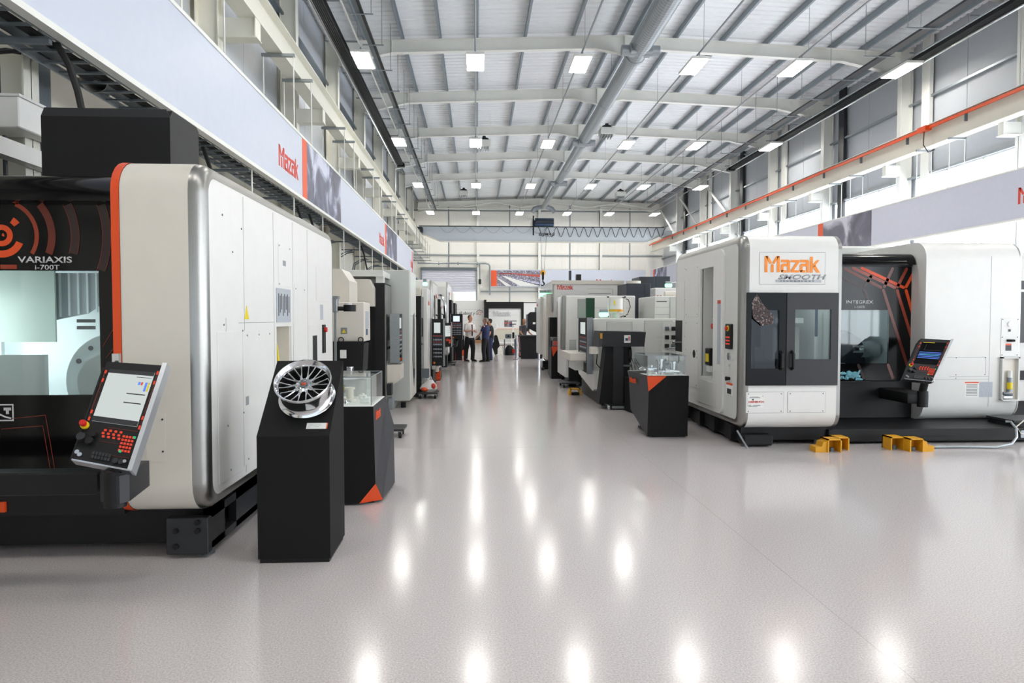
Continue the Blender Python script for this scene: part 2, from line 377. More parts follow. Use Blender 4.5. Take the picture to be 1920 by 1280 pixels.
def pendant(parent, q, thick, style):
    P = q.slab(MB(), 0, 1, 0, 1, -thick, 0).build('control_panel', black, parent)
    def sub(name, m, rects, d0=0.0, d1=0.003):
        mb = MB()
        for a in rects: q.slab(mb, *a, d0, d1)
        return mb.build(name, m, P)
    def cy(name, m, pts, r, h, seg=10):
        mb = MB()
        for u, v in pts: mb.cyl(q.p(u, v, 0), q.p(u, v, h), r, seg)
        return mb.build(name, m, P, smooth=True)
    if style in ('near', 'far'):
        sub('screen', screenw if style == 'near' else blackgloss, [(0.1, 0.88, 0.38, 0.92)])
        if style == 'near':
            sub('screen_bar', darkgrey, [(0.1, 0.88, 0.38, 0.43), (0.1, 0.88, 0.88, 0.92), (0.52, 0.84, 0.68, 0.69), (0.52, 0.82, 0.59, 0.6), (0.6, 0.86, 0.855, 0.86)], 0.003, 0.004)
            sub('screen_cells', bluelit, [(0.78, 0.82, 0.72, 0.81), (0.66, 0.7, 0.78, 0.81)], 0.003, 0.004)
            sub('screen_cells', yellowb, [(0.83, 0.86, 0.72, 0.81)], 0.003, 0.004); sub('screen_cells', redlit, [(0.71, 0.74, 0.78, 0.81)], 0.003, 0.004)
        else:
            sub('screen_bar', bluelit, [(0.13, 0.86, 0.52+0.035*i, 0.532+0.035*i) for i in range(5)], 0.003, 0.004)
            sub('screen_bar', greenkey, [(0.16, 0.8, 0.606, 0.612)], 0.0035, 0.0045); sub('screen_bar', yellowb, [(0.12, 0.5, 0.9, 0.91)], 0.003, 0.004)
            sub('screen_bar', darkgrey, [(0.25, 0.26, 0.72, 0.87), (0.2, 0.85, 0.715, 0.72)], 0.003, 0.004)
        stuff(sub('side_glow', redlit, [(0.03, 0.06, a, a+0.035) for a in (0.38, 0.45, 0.78, 0.87)]+[(0.91, 0.94, a, a+0.035) for a in (0.36, 0.45, 0.8, 0.9)], 0, 0.004))
        sub('trim_line', rust, [(0.03, 0.045, 0.4, 0.9), (0.925, 0.94, 0.4, 0.9), (0.4, 0.92, 0.335, 0.34), (0.35, 0.92, 0.2, 0.204), (0.3, 0.92, 0.09, 0.094)], 0, 0.003)
        ks = []
        for r_, v in enumerate((0.3, 0.27, 0.24)):
            ks += [(0.36+0.09*i-0.02*(r_ % 2), 0.40+0.09*i-0.02*(r_ % 2), v, v+0.018) for i in range(4)]
        for r_ in range(5): ks += [(0.70+0.055*i, 0.735+0.055*i, 0.14+0.032*r_, 0.158+0.032*r_) for i in range(4)]
        stuff(sub('keys', redlit, ks, 0, 0.006)); sub('green_key', greenkey, [(0.88, 0.92, 0.27, 0.29), (0.72, 0.76, 0.13, 0.15)], 0, 0.007)
        stuff(sub('soft_keys', darkgrey, [(0.3+0.055*i, 0.345+0.055*i, v, v+0.03) for i in range(6) for v in (0.035, 0.07)], 0, 0.008))
        cy('knob', black, [(0.22, 0.25), (0.2, 0.18)], 0.022, 0.03); cy('knob', darkgrey, [(0.06, 0.2)], 0.024, 0.04)
        cy('port', chrome, [(0.04, 0.07), (0.1, 0.05)], 0.013, 0.006); cy('knob', darkgrey, [(0.72, 0.05), (0.82, 0.05)], 0.016, 0.012)
        cy('key_switch', chrome, [(0.9, 0.05)], 0.01, 0.03)
        mb = MB()
        q.slab(mb, 0.965, 1.045, -0.01, 1.02, -thick, 0.012); mb.build('chrome_rail', satin, P)
        mb = MB(); q.slab(mb, -0.03, 0.0, -0.01, 0.93, -thick, 0.004); mb.build('side_rail', black, P)
        mb = MB(); q.slab(mb, 0, 1, -0.015, 0.0, -thick*0.9, 0.006); mb.build('bottom_rail', chrome, P)
        c = q.p(0.02, 0.325)
        mb = MB(); mb.cyl(c, c+q.n*0.012, 0.023, 16); mb.build('emergency_ring', yellowb, P); mb = MB(); mb.tube([c+q.n*0.012, c+q.n*0.035, c+q.n*0.05], [0.012, 0.02, 0.016], 14).build('emergency_button', red, P, smooth=True)
    else:
        sub('screen', screenb if style == 'slate2' else screenw, [(0.2, 0.75, 0.7, 0.92)])
        sub('keypad', slate, [(0.08, 0.92, 0.42, 0.66)]); sub('label_strip', redp, [(0.1, 0.9, 0.63, 0.64), (0.1, 0.9, 0.5, 0.508)], 0.003, 0.005)
        stuff(sub('keys', greylabel, [(0.15+0.13*i, 0.22+0.13*i, v, v+0.03) for i in range(6) for v in (0.18, 0.26, 0.34, 0.44, 0.54)], 0.003, 0.008))
        cy('knob', black, [(0.2, 0.12), (0.15, 0.22)], 0.02, 0.03)
        mb = MB(); q.slab(mb, -0.04, 0.0, -0.01, 1.01, -thick, 0.01); mb.build('side_rail', galv, P); mb = MB(); q.slab(mb, 1.0, 1.04, -0.01, 1.01, -thick, 0.01); mb.build('side_rail', galv, P)
        c = q.p(0.2, 0.06)
        MB().cyl(c, c+q.n*0.01, 0.025, 12).build('emergency_ring', yellowb, P); MB().cyl(c+q.n*0.01, c+q.n*0.04, 0.018, 12).build('emergency_button', red, P)
    return P
def face(parent, name, m, ax, t, d, rects):
    """thin raised rectangles on a plane: rects (u0,u1,w0,w1)"""
    mb = MB()
    for u0, u1, w0, w1 in rects:
        if ax == 'x': mb.box(t, t+d, u0, u1, w0, w1)
        else: mb.box(u0, u1, t, t+d, w0, w1)
    return mb.build(name, m, parent)
def strip(mb, pts, w, y, d):   # polyline of capsule strokes on a y plane
    for (a, b) in pts:
        a = Vector((a[0], a[1])); b = Vector((b[0], b[1])); t = (b-a).normalized(); n = Vector((-t.y, t.x))*w/2
        poly = []
        for k in range(5): g = PI*k/4; poly.append(b+n*math.cos(g)+t*w/2*math.sin(g))
        for k in range(5): g = PI*k/4; poly.append(a-n*math.cos(g)-t*w/2*math.sin(g))
        mb.prism([(p.x, p.y) for p in poly], 'y', y, y+d)
def arc(mb, cx, cz, r0, r1, a0, a1, y, d, n=24):
    for i in range(n):
        t0 = math.radians(a0+(a1-a0)*i/n); t1 = math.radians(a0+(a1-a0)*(i+1)/n)
        mb.prism([(cx+r0*math.cos(t0), cz+r0*math.sin(t0)), (cx+r1*math.cos(t0), cz+r1*math.sin(t0)), (cx+r1*math.cos(t1), cz+r1*math.sin(t1)), (cx+r0*math.cos(t1), cz+r0*math.sin(t1))], 'y', y, y+d)
ORD = ['nearest', 'second', 'third', 'fourth', 'fifth', 'sixth', 'seventh', 'eighth', 'ninth', 'tenth', 'eleventh', 'twelfth', 'thirteenth', 'fourteenth', 'fifteenth', 'sixteenth', 'seventeenth', 'eighteenth', 'nineteenth', 'twentieth']

# ================================================================ SETTING
XL, XR, YF, YB, APEX = -4.9, 14.85, -9.0, 54.2, 4.95
def roofz(x): return 11.32-0.040*abs(x-APEX)
FR = [22.9+5.22*k for k in range(-6, 6)]       # portal frame positions
fl = struct(MB().box(XL-0.3, XR+0.3, YF, YB+0.3, -0.2, 0).build('floor', floorm))
mb = MB(); mb.box(2.05, 2.054, YF, YB, 0.0002, 0.0006)
for y in (8.9, 19.0, 29, 39): mb.box(XL, XR, y, y+0.006, 0.0002, 0.0008)
mb.build('floor_joint', mat('floor joint', rgb(182, 175, 172), 0.14), fl)
# ceiling: two slopes of ribbed sheet, purlins, portal rafters
def slope(xa, xb, name, parent=None):
    mb = MB(); y = YF; prev = None
    while y < YB:
        for dy, dz in ((0, 0), (0.17, 0), (0.20, 0.035), (0.27, 0.035), (0.30, 0)):
            cur = mb.vs([(xa, y+dy, roofz(xa)+dz), (xb, y+dy, roofz(xb)+dz)])
            if prev and dy: mb.bm.faces.new([prev[0], prev[1], cur[1], cur[0]])
            prev = cur
        y += 0.30
    bmesh.ops.remove_doubles(mb.bm, verts=mb.bm.verts[:], dist=1e-4)
    return mb.build(name, roofm, parent)
ceil = struct(slope(XL-0.2, APEX, 'ceiling')); slope(APEX, XR+0.2, 'roof_sheet', ceil)
mb = MB(); mb.box(XL-0.3, XR+0.3, YF, YB+0.3, 11.5, 11.6); mb.build('roof_deck', roofm, ceil)
for x in (-4.6, -3.65, -2.43, -1.2, 0.02, 1.63, 3.24, 4.62, 5.25, 6.7, 8.3, 9.8, 11.0, 12.1, 13.2, 14.4):
    z = roofz(x)-0.02; mb = MB(); mb.box(x-0.035, x+0.035, YF, YB, z-0.2, z-0.19); mb.box(x-0.035, x-0.028, YF, YB, z-0.19, z); mb.box(x-0.03, x+0.05, YF, YB, z-0.01, z)
    mb.build('purlin', purlinm, ceil)
def zb(x): return roofz(x)-0.22-0.40         # underside of the rafter
def rafter(y0):
    mb = MB()
    for sg in (-1, 1):
        xe = XL+0.35 if sg < 0 else XR-0.35
        hx = -2.75 if sg < 0 else 12.4
        def pt(x, z): return (x, z)
        ts = roofz(APEX)-0.22; te = roofz(xe)-0.22
        web = [(APEX, ts), (xe, te), (xe, te-0.75), (hx, zb(hx)), (APEX+sg*1.0, zb(APEX+sg)), (APEX, zb(APEX)-0.22)]
        mb.prism(web, 'y', y0-0.006, y0+0.006)
        def fl_(a, b, c=None):
            (ax, az), (bx, bz) = a, b
            mb.hexa([(ax, y0-0.1, az-0.016), (bx, y0-0.1, bz-0.016), (bx, y0+0.1, bz-0.016), (ax, y0+0.1, az-0.016), (ax, y0-0.1, az), (bx, y0-0.1, bz), (bx, y0+0.1, bz), (ax, y0+0.1, az)])
        fl_(web[0], web[1]); fl_(web[2], web[3]); fl_(web[3], web[4]); fl_(web[4], web[5])
        mb.box(xe, xe+sg*-0.02, y0-0.1, y0+0.1, te-0.75, te)
    mb.box(APEX-0.02, APEX+0.02, y0-0.1, y0+0.1, zb(APEX)-0.24, roofz(APEX)-0.2)
    mb.box(-2.76, -2.74, y0-0.1, y0+0.1, zb(-2.75), roofz(-2.75)-0.22)
    return mb
r0 = rafter(0).build('rafter', steelwhite, ceil)
for i, y in enumerate(FR):
    o = r0 if i == 0 else r0.copy()
    if i: COL.objects.link(o)
    o.location = (0, y if i < 11 else 53.9, 0)
# fly braces and a few roof ties
for y in FR[5:11]:
    for x in (-2.43, -1.2, 9.8, 11.0):
        MB().cyl((x, y, zb(x)), (x, y+0.45, roofz(x)-0.2), 0.02, 6).build('fly_brace', galv, ceil)
mb = MB(); z = 10.35
for xa, xb in ((-1, 1.5), (3.4, 1.5), (3.4, 6.2), (8.6, 6.2), (8.6, 11.2), (13.4, 11.2)): mb.cyl((xa, 53.6, 10.35), (xb, 53.6, 10.75), 0.05, 6)
mb.cyl((-4.6, 53.6, 10.2), (14.5, 53.6, 10.2), 0.05, 8); mb.build('wind_girder', steelwhite, ceil)
# walls
def col_geo(mb, x0, x1, y, z0, z1):
    mb.box(x0, x1, y-0.006, y+0.006, z0, z1); mb.box(x0, x0+0.016, y-0.12, y+0.12, z0, z1); mb.box(x1-0.016, x1, y-0.12, y+0.12, z0, z1)
wl = struct(MB().box(XL-0.3, XL-0.1, YF, YB, 0, 11.4).build('wall_left', wallcream))
for i, y in enumerate(FR):
    a, b = y+0.13, y+5.09
    if i < 11:
        for k, (z0, z1) in enumerate(((0.05, 2.9), (2.93, 6.3), (6.33, 9.3), (9.33, 11.3))):
            for h in range(2):
                w = (b-a)/2; MB().box(XL-0.1, XL-0.07, a+h*w+0.01, a+(h+1)*w-0.01, z0, z1).build('cladding_panel', wallcream if z0 < 6 else wallgrey, wl)
    mb = MB(); col_geo(mb, XL+0.0, XL+0.4, y, 0, 10.9); mb.build('column', steelpaint, wl)
    mb = MB(); mb.box(XL+0.4, -3.872, y-0.1, y+0.1, 6.621, 6.949); mb.box(XL+0.4, -3.83, y-0.14, y+0.14, 6.6, 6.62); mb.box(-3.87, -3.85, y-0.14, y+0.14, 6.62, 6.95); mb.build('corbel', steelpaint, wl)
    MB().box(XL+0.0, XL+0.22, y+0.4, y+0.62, 0, 11).build('rainwater_casing', galvd if i % 2 else steelpaint, wl)
for z in (2.9, 6.2, 9.3): MB().box(XL-0.07, XL+0.08, YF, YB, z, z+0.06).build('girt', galvd, wl)
wr = struct(MB().box(XR+0.1, XR+0.3, YF, YB, 0, 11.4).build('wall_right', wallgrey))
for i, y in enumerate(FR):
    a, b = y+0.13, y+5.09
    if i < 11:
        for z0, z1 in ((6.5, 8.9), (8.93, 11.3)):
            for h in range(2):
                w = (b-a)/2; MB().box(XR+0.07, XR+0.1, a+h*w+0.01, a+(h+1)*w-0.01, z0, z1).build('cladding_panel', wallgrey, wr)
    mb = MB(); col_geo(mb, XR-0.4, XR, y, 0, 10.9); mb.build('column', steelwhite, wr)
    mb = MB(); mb.box(XR-0.9, XR-0.4, y-0.1, y+0.1, 6.57, 6.9); mb.box(XR-0.92, XR-0.4, y-0.14, y+0.14, 6.55, 6.57); mb.build('corbel', steelwhite, wr)
    mb = MB(); mb.box(XR-0.12, XR, y-1.15, y-0.75, 0, 11); mb.build('rainwater_casing', darkgrey if i % 2 else steelwhite, wr)
for z in (6.42, 8.9): MB().box(XR-0.08, XR+0.07, YF, YB, z, z+0.07).build('girt', galv, wr)
# glazing in the right wall: one window per bay, frosted panes
n = 0
for i, y in enumerate(FR[:11]):
    n += 1; a, b = y+0.25, y+4.9
    fr = MB()
    for z in (0.6, 3.4, 6.38): fr.box(XR+0.02, XR+0.09, a, b, z, z+0.05)
    for k in range(4): yy = a+(b-a)*k/3; fr.box(XR+0.02, XR+0.09, yy-0.025, yy+0.025, 0.6, 6.4)
    w = struct(fr.build('window_%d' % n, steelwhite))
    for k in range(3):
        for z0, z1 in ((0.65, 3.4), (3.45, 6.38)):
            MB().box(XR+0.05, XR+0.06, a+(b-a)*k/3+0.03, a+(b-a)*(k+1)/3-0.03, z0, z1).build('pane', panem, w)
# rear wall
wb = struct(MB().box(XL-0.3, XR+0.3, YB, YB+0.2, 0, 11.5).build('wall_rear', wallwarm))
for x in (-2.2, 0.12, 2.6, 4.95, 7.4, 9.85, 12.2): 
    if x in (0.12, 4.95, 9.85): 
        mb = MB(); mb.box(x-0.1, x+0.1, YB-0.3, YB-0.28, 0, 10.8); mb.box(x-0.006, x+0.006, YB-0.28, YB-0.02, 0, 10.8); mb.box(x-0.1, x+0.1, YB-0.02, YB, 0, 10.8); mb.build('column', steelwhite, wb)
    else: MB().box(x-0.05, x+0.05, YB-0.06, YB, 0, 10.8).build('joint_cover', galv, wb)
for z in (1.4, 3.75, 6.6, 10.1): 
    MB().box(0.3 if z < 5 else XL, XR, YB-0.1, YB, z, z+0.09).build('girt', galv, wb)
xs = [-4.9, -2.2, 0.12, 2.6, 4.95, 7.4, 9.85, 12.2, 14.85]
for a, b in zip(xs, xs[1:]):
    for z0, z1 in ((0.0, 1.4), (1.5, 3.75), (3.85, 6.6), (6.7, 10.1)):
        if b < 0.2 and z0 < 5: continue
        w = (b-a-0.1)/4
        for k in range(4): MB().box(a+0.06+k*w, a+0.05+(k+1)*w, YB-0.02, YB, z0+0.02, z1-0.02).build('cladding_panel', wallwarm, wb)
# front wall behind the camera, unseen; opening added below to let in sky light
struct(MB().box(XL-0.3, XR+0.3, YF-0.2, YF, 4.2, 11.5).build('wall_front', wallcream))
# roller shutter door
d1 = struct(MB().box(-4.4, 0.02, YB-0.32, YB-0.05, 5.42, 5.66).build('door_1', galvd))
for sx in (-4.4, -0.08): MB().box(sx, sx+0.12, YB-0.3, YB-0.05, 0, 5.4).build('door_guide', galv, d1)
k = 0; z = 3.72
while z < 5.35:
    MB().prism([(YB-0.2, z), (YB-0.235, z+0.04), (YB-0.235, z+0.095), (YB-0.2, z+0.13)], 'x', -4.28, -0.1).build('slat', shutterm, d1); z += 0.135
MB().box(-4.28, -0.1, YB-0.14, YB-0.12, 2.2, 3.72).build('pane', panem, d1)
z = 0.02
while z < 2.2:
    MB().prism([(YB-0.2, z), (YB-0.235, z+0.04), (YB-0.235, z+0.095), (YB-0.2, z+0.13)], 'x', -4.28, -0.1).build('slat', shutterm, d1); z += 0.135

# ================================================================ CRANE, RAILS, SERVICES
def ibeam(mb, x, hw, z0, z1, y0, y1, t=0.02):
    mb.box(x-hw, x+hw, y0, y1, z0, z0+t); mb.box(x-hw, x+hw, y0, y1, z1-t, z1); mb.box(x-0.008, x+0.008, y0, y1, z0+t, z1-t)
t = thing('crane_rail', 'long cream steel crane runway beam along the left wall', 'crane beam', (-4.0, 20, 6.95))
mb = MB(); ibeam(mb, -4.0, 0.16, 6.95, 7.55, YF, 53.5); mb.build('beam', steelpaint, t); B(t, 'rail', galvd, -4.03, -3.97, YF, 53.5, 7.55, 7.6)
t = thing('crane_rail', 'cream crane runway beam on the right with an orange conductor line', 'crane beam', (13.85, 20, 6.9))
mb = MB(); ibeam(mb, 13.85, 0.16, 6.9, 7.5, YF, 53.5); mb.build('beam', steelpaint, t); B(t, 'rail', galvd, 13.82, 13.88, YF, 53.5, 7.5, 7.55)
B(t, 'conductor_line', orange, 13.6, 13.66, YF, 53.5, 7.4, 7.48); B(t, 'top_plate', steelwhite, 13.68, 13.95, YF, 53.5, 7.55, 7.57)
for y in [FR[k]+q for k in range(3, 11) for q in (0.9, 3.5)]: MB().box(13.62, 13.7, y, y+0.04, 7.2, 7.48).build('conductor_clip', galvd, t)
MB().box(13.5, 13.7, 20.1, 20.5, 7.36, 7.5).build('collector', orange, t)
MB().tube([(13.6, 20.3, 7.36), (13.55, 20.25, 6.95), (13.6, 20.1, 6.7), (13.75, 20.0, 6.75)], 0.015, 6).build('feed_cable', rubber, t)
# bridge crane
cr = thing('overhead_crane', 'pale grey bridge crane girder spanning the far end of the hall', 'crane', (4.9, 49.4, 7.2))
gm = mat('pale grey crane paint', rgb(200, 208, 214), 0.4)
mb = MB(); mb.prism([(-4.1, 8.22), (13.6, 8.22), (13.6, 7.75), (12.3, 7.2), (-2.6, 7.2), (-4.1, 7.8)], 'y', 49.15, 49.65); mb.build('girder', gm, cr)
B(cr, 'bottom_flange', steelpaint, -2.6, 12.3, 49.05, 49.75, 7.17, 7.2)
MB().prism([(-4.1, 7.8), (-2.6, 7.2), (-2.6, 7.17), (-4.1, 7.77)], 'y', 49.05, 49.75).build('end_flange', steelpaint, cr)
MB().prism([(13.6, 7.75), (12.3, 7.2), (12.3, 7.17), (13.6, 7.72)], 'y', 49.05, 49.75).build('end_flange', steelpaint, cr)
B(cr, 'top_rail', darkgrey, -4.1, 13.6, 49.05, 49.2, 8.22, 8.27); B(cr, 'end_carriage', darkgrey, -4.2, -3.8, 48.4, 50.4, 7.75, 8.1, b=0.02); B(cr, 'end_carriage', gm, 13.55, 13.98, 48.4, 50.4, 7.6, 7.95, b=0.02)
hb = B(cr, 'hoist', blueh, 4.15, 5.55, 49.0, 49.8, 8.3, 8.85, b=0.05, seg=2)
MB().box(3.85, 4.1, 48.95, 49.8, 8.28, 8.8, b=0.02).build('hoist_motor', offw, hb)
MB().tube([(4.2, 48.95, 8.6), (5.5, 48.95, 8.6)], 0.16, 14).build('hoist_drum', slate, hb, smooth=True)
MB().tube([(4.05, 48.9, 9.0), (4.05, 48.9, 7.6)], 0.05, 8).build('cable_post', rubber, cr)
mb = MB(); pts = []
for i in range(14*12+1):
    ph = i/12*2*PI; pts.append((4.4+i/12*0.66, 49.0, 7.86+0.34*math.cos(ph)))
mb.tube(pts, 0.022, 5); mb.build('festoon_cable', rubber, cr)
mb = MB()
for k in range(7):
    a = -2.6+k*1.08; mb.tube([(a+1.08*j/8, 49.1, 8.2-0.42*4*(j/8)*(1-j/8)) for j in range(9)], 0.01, 4)
mb.build('slack_cable', galvd, cr)
text('DEMAG', 0.21, inkdark, cr, (4.45, 49.14, 7.62), (1, 0, 0), (0, 0, 1), ws=1.15, shear=0.25, fat=0.02)
face(cr, 'lettering_bar', inkdark, 'y', 49.14, -0.003, [(4.9, 5.5, 7.55, 7.575)])
for x in (4.55, 5.05): MB().cyl((x, 49.0, 8.3), (4.75+(x-4.8)*0.3, 49.0, 5.0), 0.012, 5).build('hoist_rope', galvd, cr)
hk = MB().sphere((4.75, 49.0, 4.95), 0.2, 0.12, 0.2, 16).build('hook_sheave', yellow, cr, smooth=True)
MB().box(4.68, 4.82, 48.86, 49.14, 4.45, 5.0, b=0.02).build('hook_block', black, hk)
MB().tube([(4.75, 49, 4.45), (4.75, 49, 4.3), (4.86, 49, 4.18), (4.8, 49, 4.03), (4.66, 49, 4.03), (4.62, 49, 4.14)], [0.04, 0.05, 0.06, 0.06, 0.045, 0.02], 8).build('hook', black, hk, smooth=True)
# banners ------------------------------------------------------------
ban = thing('hanging_banner', 'long white hanging banner board on the left with orange stripes and red lettering', 'banner', (-3.62, 20, 4.15))
B(ban, 'board', bannerm, -3.66, -3.6, 0.5, 39.2, 4.2, 5.42); B(ban, 'top_rail', steelwhite, -3.68, -3.585, 0.5, 39.2, 5.42, 5.47); B(ban, 'bottom_rail', steelwhite, -3.68, -3.575, 0.5, 39.2, 4.14, 4.2)
for y0 in (14.45, 27.2, 38.4):
    B(ban, 'orange_stripe', orangep, -3.6, -3.596, y0, y0+0.38, 4.2, 5.42)
    if y0 < 38:
        p = B(ban, 'photo_print', photo1, -3.6, -3.596, y0+0.38, y0+4.0, 4.2, 5.42)
        if y0 < 20:
            for nm, c, rr in (('print_shape', (16.2, 4.75), 1.0), ('print_shape', (17.1, 4.45), 0.5)):
                pass
for y0 in (12.75, 25.6, 37.6): logo(0.40, redp, ban, (-3.599, y0, 4.48), (0, 1, 0), (0, 0, 1))
banr = thing('hanging_banner', 'long pale grey hanging banner board along the glazed right wall', 'banner', (13.62, 30, 4.15))
B(banr, 'board', bannerr, 13.6, 13.66, 3, 53.0, 4.2, 5.42); B(banr, 'top_rail', steelwhite, 13.58, 13.68, 3, 53, 5.42, 5.46); B(banr, 'bottom_rail', steelwhite, 13.58, 13.68, 3, 53, 4.15, 4.2)
for y0 in (26.3, 39.3, 51.8):
    B(banr, 'orange_stripe', orangep, 13.596, 13.6, y0, y0+0.4, 4.2, 5.42)
    B(banr, 'photo_print', photo2 if y0 < 50 else photo1, 13.596, 13.6, y0-3.3, y0, 4.2, 5.42)
for y0 in (16.5, 30.5): logo(0.42, redp, banr, (13.598, y0+0.1, 4.55), (0, -1, 0), (0, 0, 1))
banb = thing('hanging_banner', 'white banner on the far wall with a car park photograph and orange end', 'banner', (7.5, 54.0, 4.15))
B(banb, 'board', bannerm, 1.05, 13.4, 53.82, 53.88, 4.15, 5.5); B(banb, 'orange_stripe', orangep, 1.12, 1.58, 53.81, 53.82, 4.2, 5.44)
B(banb, 'photo_print', photo3, 1.58, 5.0, 53.81, 53.82, 4.2, 5.44); face(banb, 'print_band', rust2, 'y', 53.808, 0.002, [(1.7, 3.0, 5.15, 5.22)])
MB().prism([(2.4, 5.24), (5.0, 5.12), (5.0, 4.9), (3.2, 5.1)], 'y', 53.8, 53.808).build('print_band', mat('red roof print', rgb(186, 92, 84), 0.5), banb)
MB().prism([(2.0, 5.0), (2.25, 5.0), (5.0, 4.22), (3.4, 4.22)], 'y', 53.8, 53.808).build('print_road', paper, banb)
MB().prism([(1.62, 4.8), (1.75, 4.8), (2.75, 4.22), (2.3, 4.22)], 'y', 53.8, 53.808).build('print_road', paper, banb)
for k in range(8):
    f = k/7; x = 2.55+2.2*f; z = 4.93-0.5*f; s = 0.08+0.12*f
    c = MB().prism([(x-s, z-s*0.45), (x+s, z-s*0.45), (x+s*0.95, z+s*0.1), (x+s*0.55, z+s*0.5), (x-s*0.5, z+s*0.5), (x-s*0.95, z+s*0.1)], 'y', 53.79, 53.8).build('print_car', mat('car print %d' % k, rgb(200-12*(k % 3), 200-12*(k % 3), 214), 0.5), banb)
    MB().prism([(x-s, z-s*0.6), (x+s, z-s*0.6), (x+s, z-s*0.4), (x-s, z-s*0.4)], 'y', 53.785, 53.79).build('print_shadow', inkdark, c)
logo(0.42, redp, banb, (9.45, 53.815, 4.35), (1, 0, 0), (0, 0, 1))
# wall hung arms that carry the banners
def hanger(x0, x1, y, zt, zb_, label, grp):
    t = thing('banner_hanger', label, 'hanger', (x1, y, zt), grp)
    B(t, 'arm', galv, x0, x1, y-0.03, y+0.03, zt, zt+0.06)
    for x in (x0+0.03, x1-0.03): MB().cyl((x, y, zb_), (x, y, zt), 0.013, 6).build('rod', steelwhite, t)
ys = [FR[k]+q for k in range(2, 10) for q in (1.5, 2.95)]
for k, y in enumerate(ys):
    w = ORD[k]
    if y < 39: hanger(-4.25, -3.6, y, 6.88, 5.45, 'galvanised arm with rods holding up the left banner, %s counted from the camera' % w, 'arms carrying the left banner')
    hanger(13.58, 14.1, y, 6.84, 5.45, 'galvanised arm with rods holding up the right banner, %s counted from the camera' % w, 'arms carrying the right banner')
# cable trays --------------------------------------------------------
t = thing('cable_tray', 'galvanised ladder cable tray running along behind the left banner', 'cable tray', (-4.0, 20, 4.1))
for x in (-4.22, -3.74): B(t, 'side_rail', galv, x, x+0.015, 1, 46, 4.16, 4.24)
mb = MB(); y = 1.0
r0 = None
for k in range(150):
    y = 2.0+0.29*k
    if r0 is None: r0 = MB().box(-4.21, -3.73, -0.02, 0.02, 4.17, 4.19).build('rung', galvd, t); r0.location = (0, 0, 0); base = r0.location.copy(); r0.location.y = y
    else: c = r0.copy(); COL.objects.link(c); c.location.y = y
B(t, 'mesh_basket', galvd, -4.17, -4.02, 1, 46, 4.24, 4.26); B(t, 'cable_bundle', rubber, -3.95, -3.88, 1, 46, 4.2, 4.24)
for y in [3.6+2.6*k for k in range(16)]:
    B(t, 'cross_support', galvd, -4.75, -3.7, y, y+0.05, 4.08, 4.12)
t = thing('cable_tray', 'narrow grey cable tray on brackets high above the left crane beam', 'cable tray', (-2.95, 20, 9.2))
B(t, 'tray', galvd, -3.1, -2.98, YF+0.4, 50, 9.55, 9.6); B(t, 'cable_bundle', rubber, -2.97, -2.9, YF+0.4, 50, 9.52, 9.58)
for k in range(26):
    y = -2+2.0*k; B(t, 'bracket', galv, -3.25, -2.65, y, y+0.03, 9.5, 9.53); MB().cyl((-2.7, y, 9.5), (-2.7, y, roofz(-2.7)-0.05), 0.01, 5).build('rod', galv, t)
t = thing('cable_tray', 'dark grey cable tray hung under the roof beside the right lamp row', 'cable tray', (12.2, 20, 9.2))
B(t, 'tray', darkgrey, 12.05, 12.3, YF+0.4, 48, 9.5, 9.56)
for k in range(25):
    y = -2+2.0*k; B(t, 'bracket', galv, 11.5, 12.45, y, y+0.03, 9.46, 9.49); MB().cyl((11.55, y, 9.47), (11.55, y, roofz(11.55)-0.05), 0.01, 5).build('rod', galv, t)
for x, s, lab in ((-4.0, 1, 'long black ribbed heating strip with a silver edge high on the left'), (13.78, -1, 'long black ribbed heating strip with a silver edge high on the right')):
    t = thing('heating_strip', lab, 'heater', (x, 22, 9.7))
    for k in range(5): B(t, 'fin', black, x-0.13+0.055*k, x-0.09+0.055*k, 4, 36.5, 9.72, 9.80)
    B(t, 'backing', black, x-0.14, x+0.16, 4, 36.5, 9.8, 9.83)
    MB().cyl((x-0.22*s, 4, 9.72), (x-0.22*s, 36.5, 9.72), 0.045, 8).build('silver_pipe', chrome, t, smooth=True)
    B(t, 'silver_edge', brushed, x-0.17*s, x-0.145*s, 4, 36.5, 9.70, 9.84)
    for k in range(13):
        y = 5+2.61*k; B(t, 'bracket', galv, x-0.45, x+0.5, y, y+0.04, 9.84, 9.88)
    MB().box(x-0.2, x+0.2, 36.5, 36.8, 9.68, 9.86).build('end_box', black, t)
# high bay lights
LX = (-3.43, -0.03, 3.2, 6.76, 9.96, 13.42); LY = (1.6, 11.3, 21.2, 30.85, 40.65, 51.2)
nx = ('far left', 'second from the left', 'third from the left', 'third from the right', 'second from the right', 'far right')
ny = {1.6: 'above and behind the viewer', 11.3: 'above the viewer', 21.2: 'the nearest visible row', 30.85: 'the second visible row', 40.65: 'the third visible row', 51.2: 'the row by the far wall'}
proto = None
for y in LY:
    for i, x in enumerate(LX):
        lab = 'lit rectangular high bay light, %s in %s' % (nx[i], ny[y])
        if proto is None:
            proto = thing('high_bay_light', lab, 'light', (0, 0, 9.5), 'high bay lights')
            B(proto, 'housing', steelwhite, -0.28, 0.28, -0.70, 0.70, 9.5, 9.58, b=0.01)
            for k in range(4): B(proto, 'diffuser', lampm, -0.25+0.127*k, -0.25+0.127*k+0.115, -0.66, 0.66, 9.49, 9.5)
            MB().cyl((0, -0.5, 9.58), (0, -0.5, 9.72), 0.012, 6).build('clip', galv, proto); MB().cyl((0, 0.5, 9.58), (0, 0.5, 9.72), 0.012, 6).build('clip', galv, proto)
            o = proto
        else: o = copytree(proto)
        o.location = (x, y, 9.5); o['label'] = lab; o['group'] = 'high bay lights'; o['category'] = 'light'
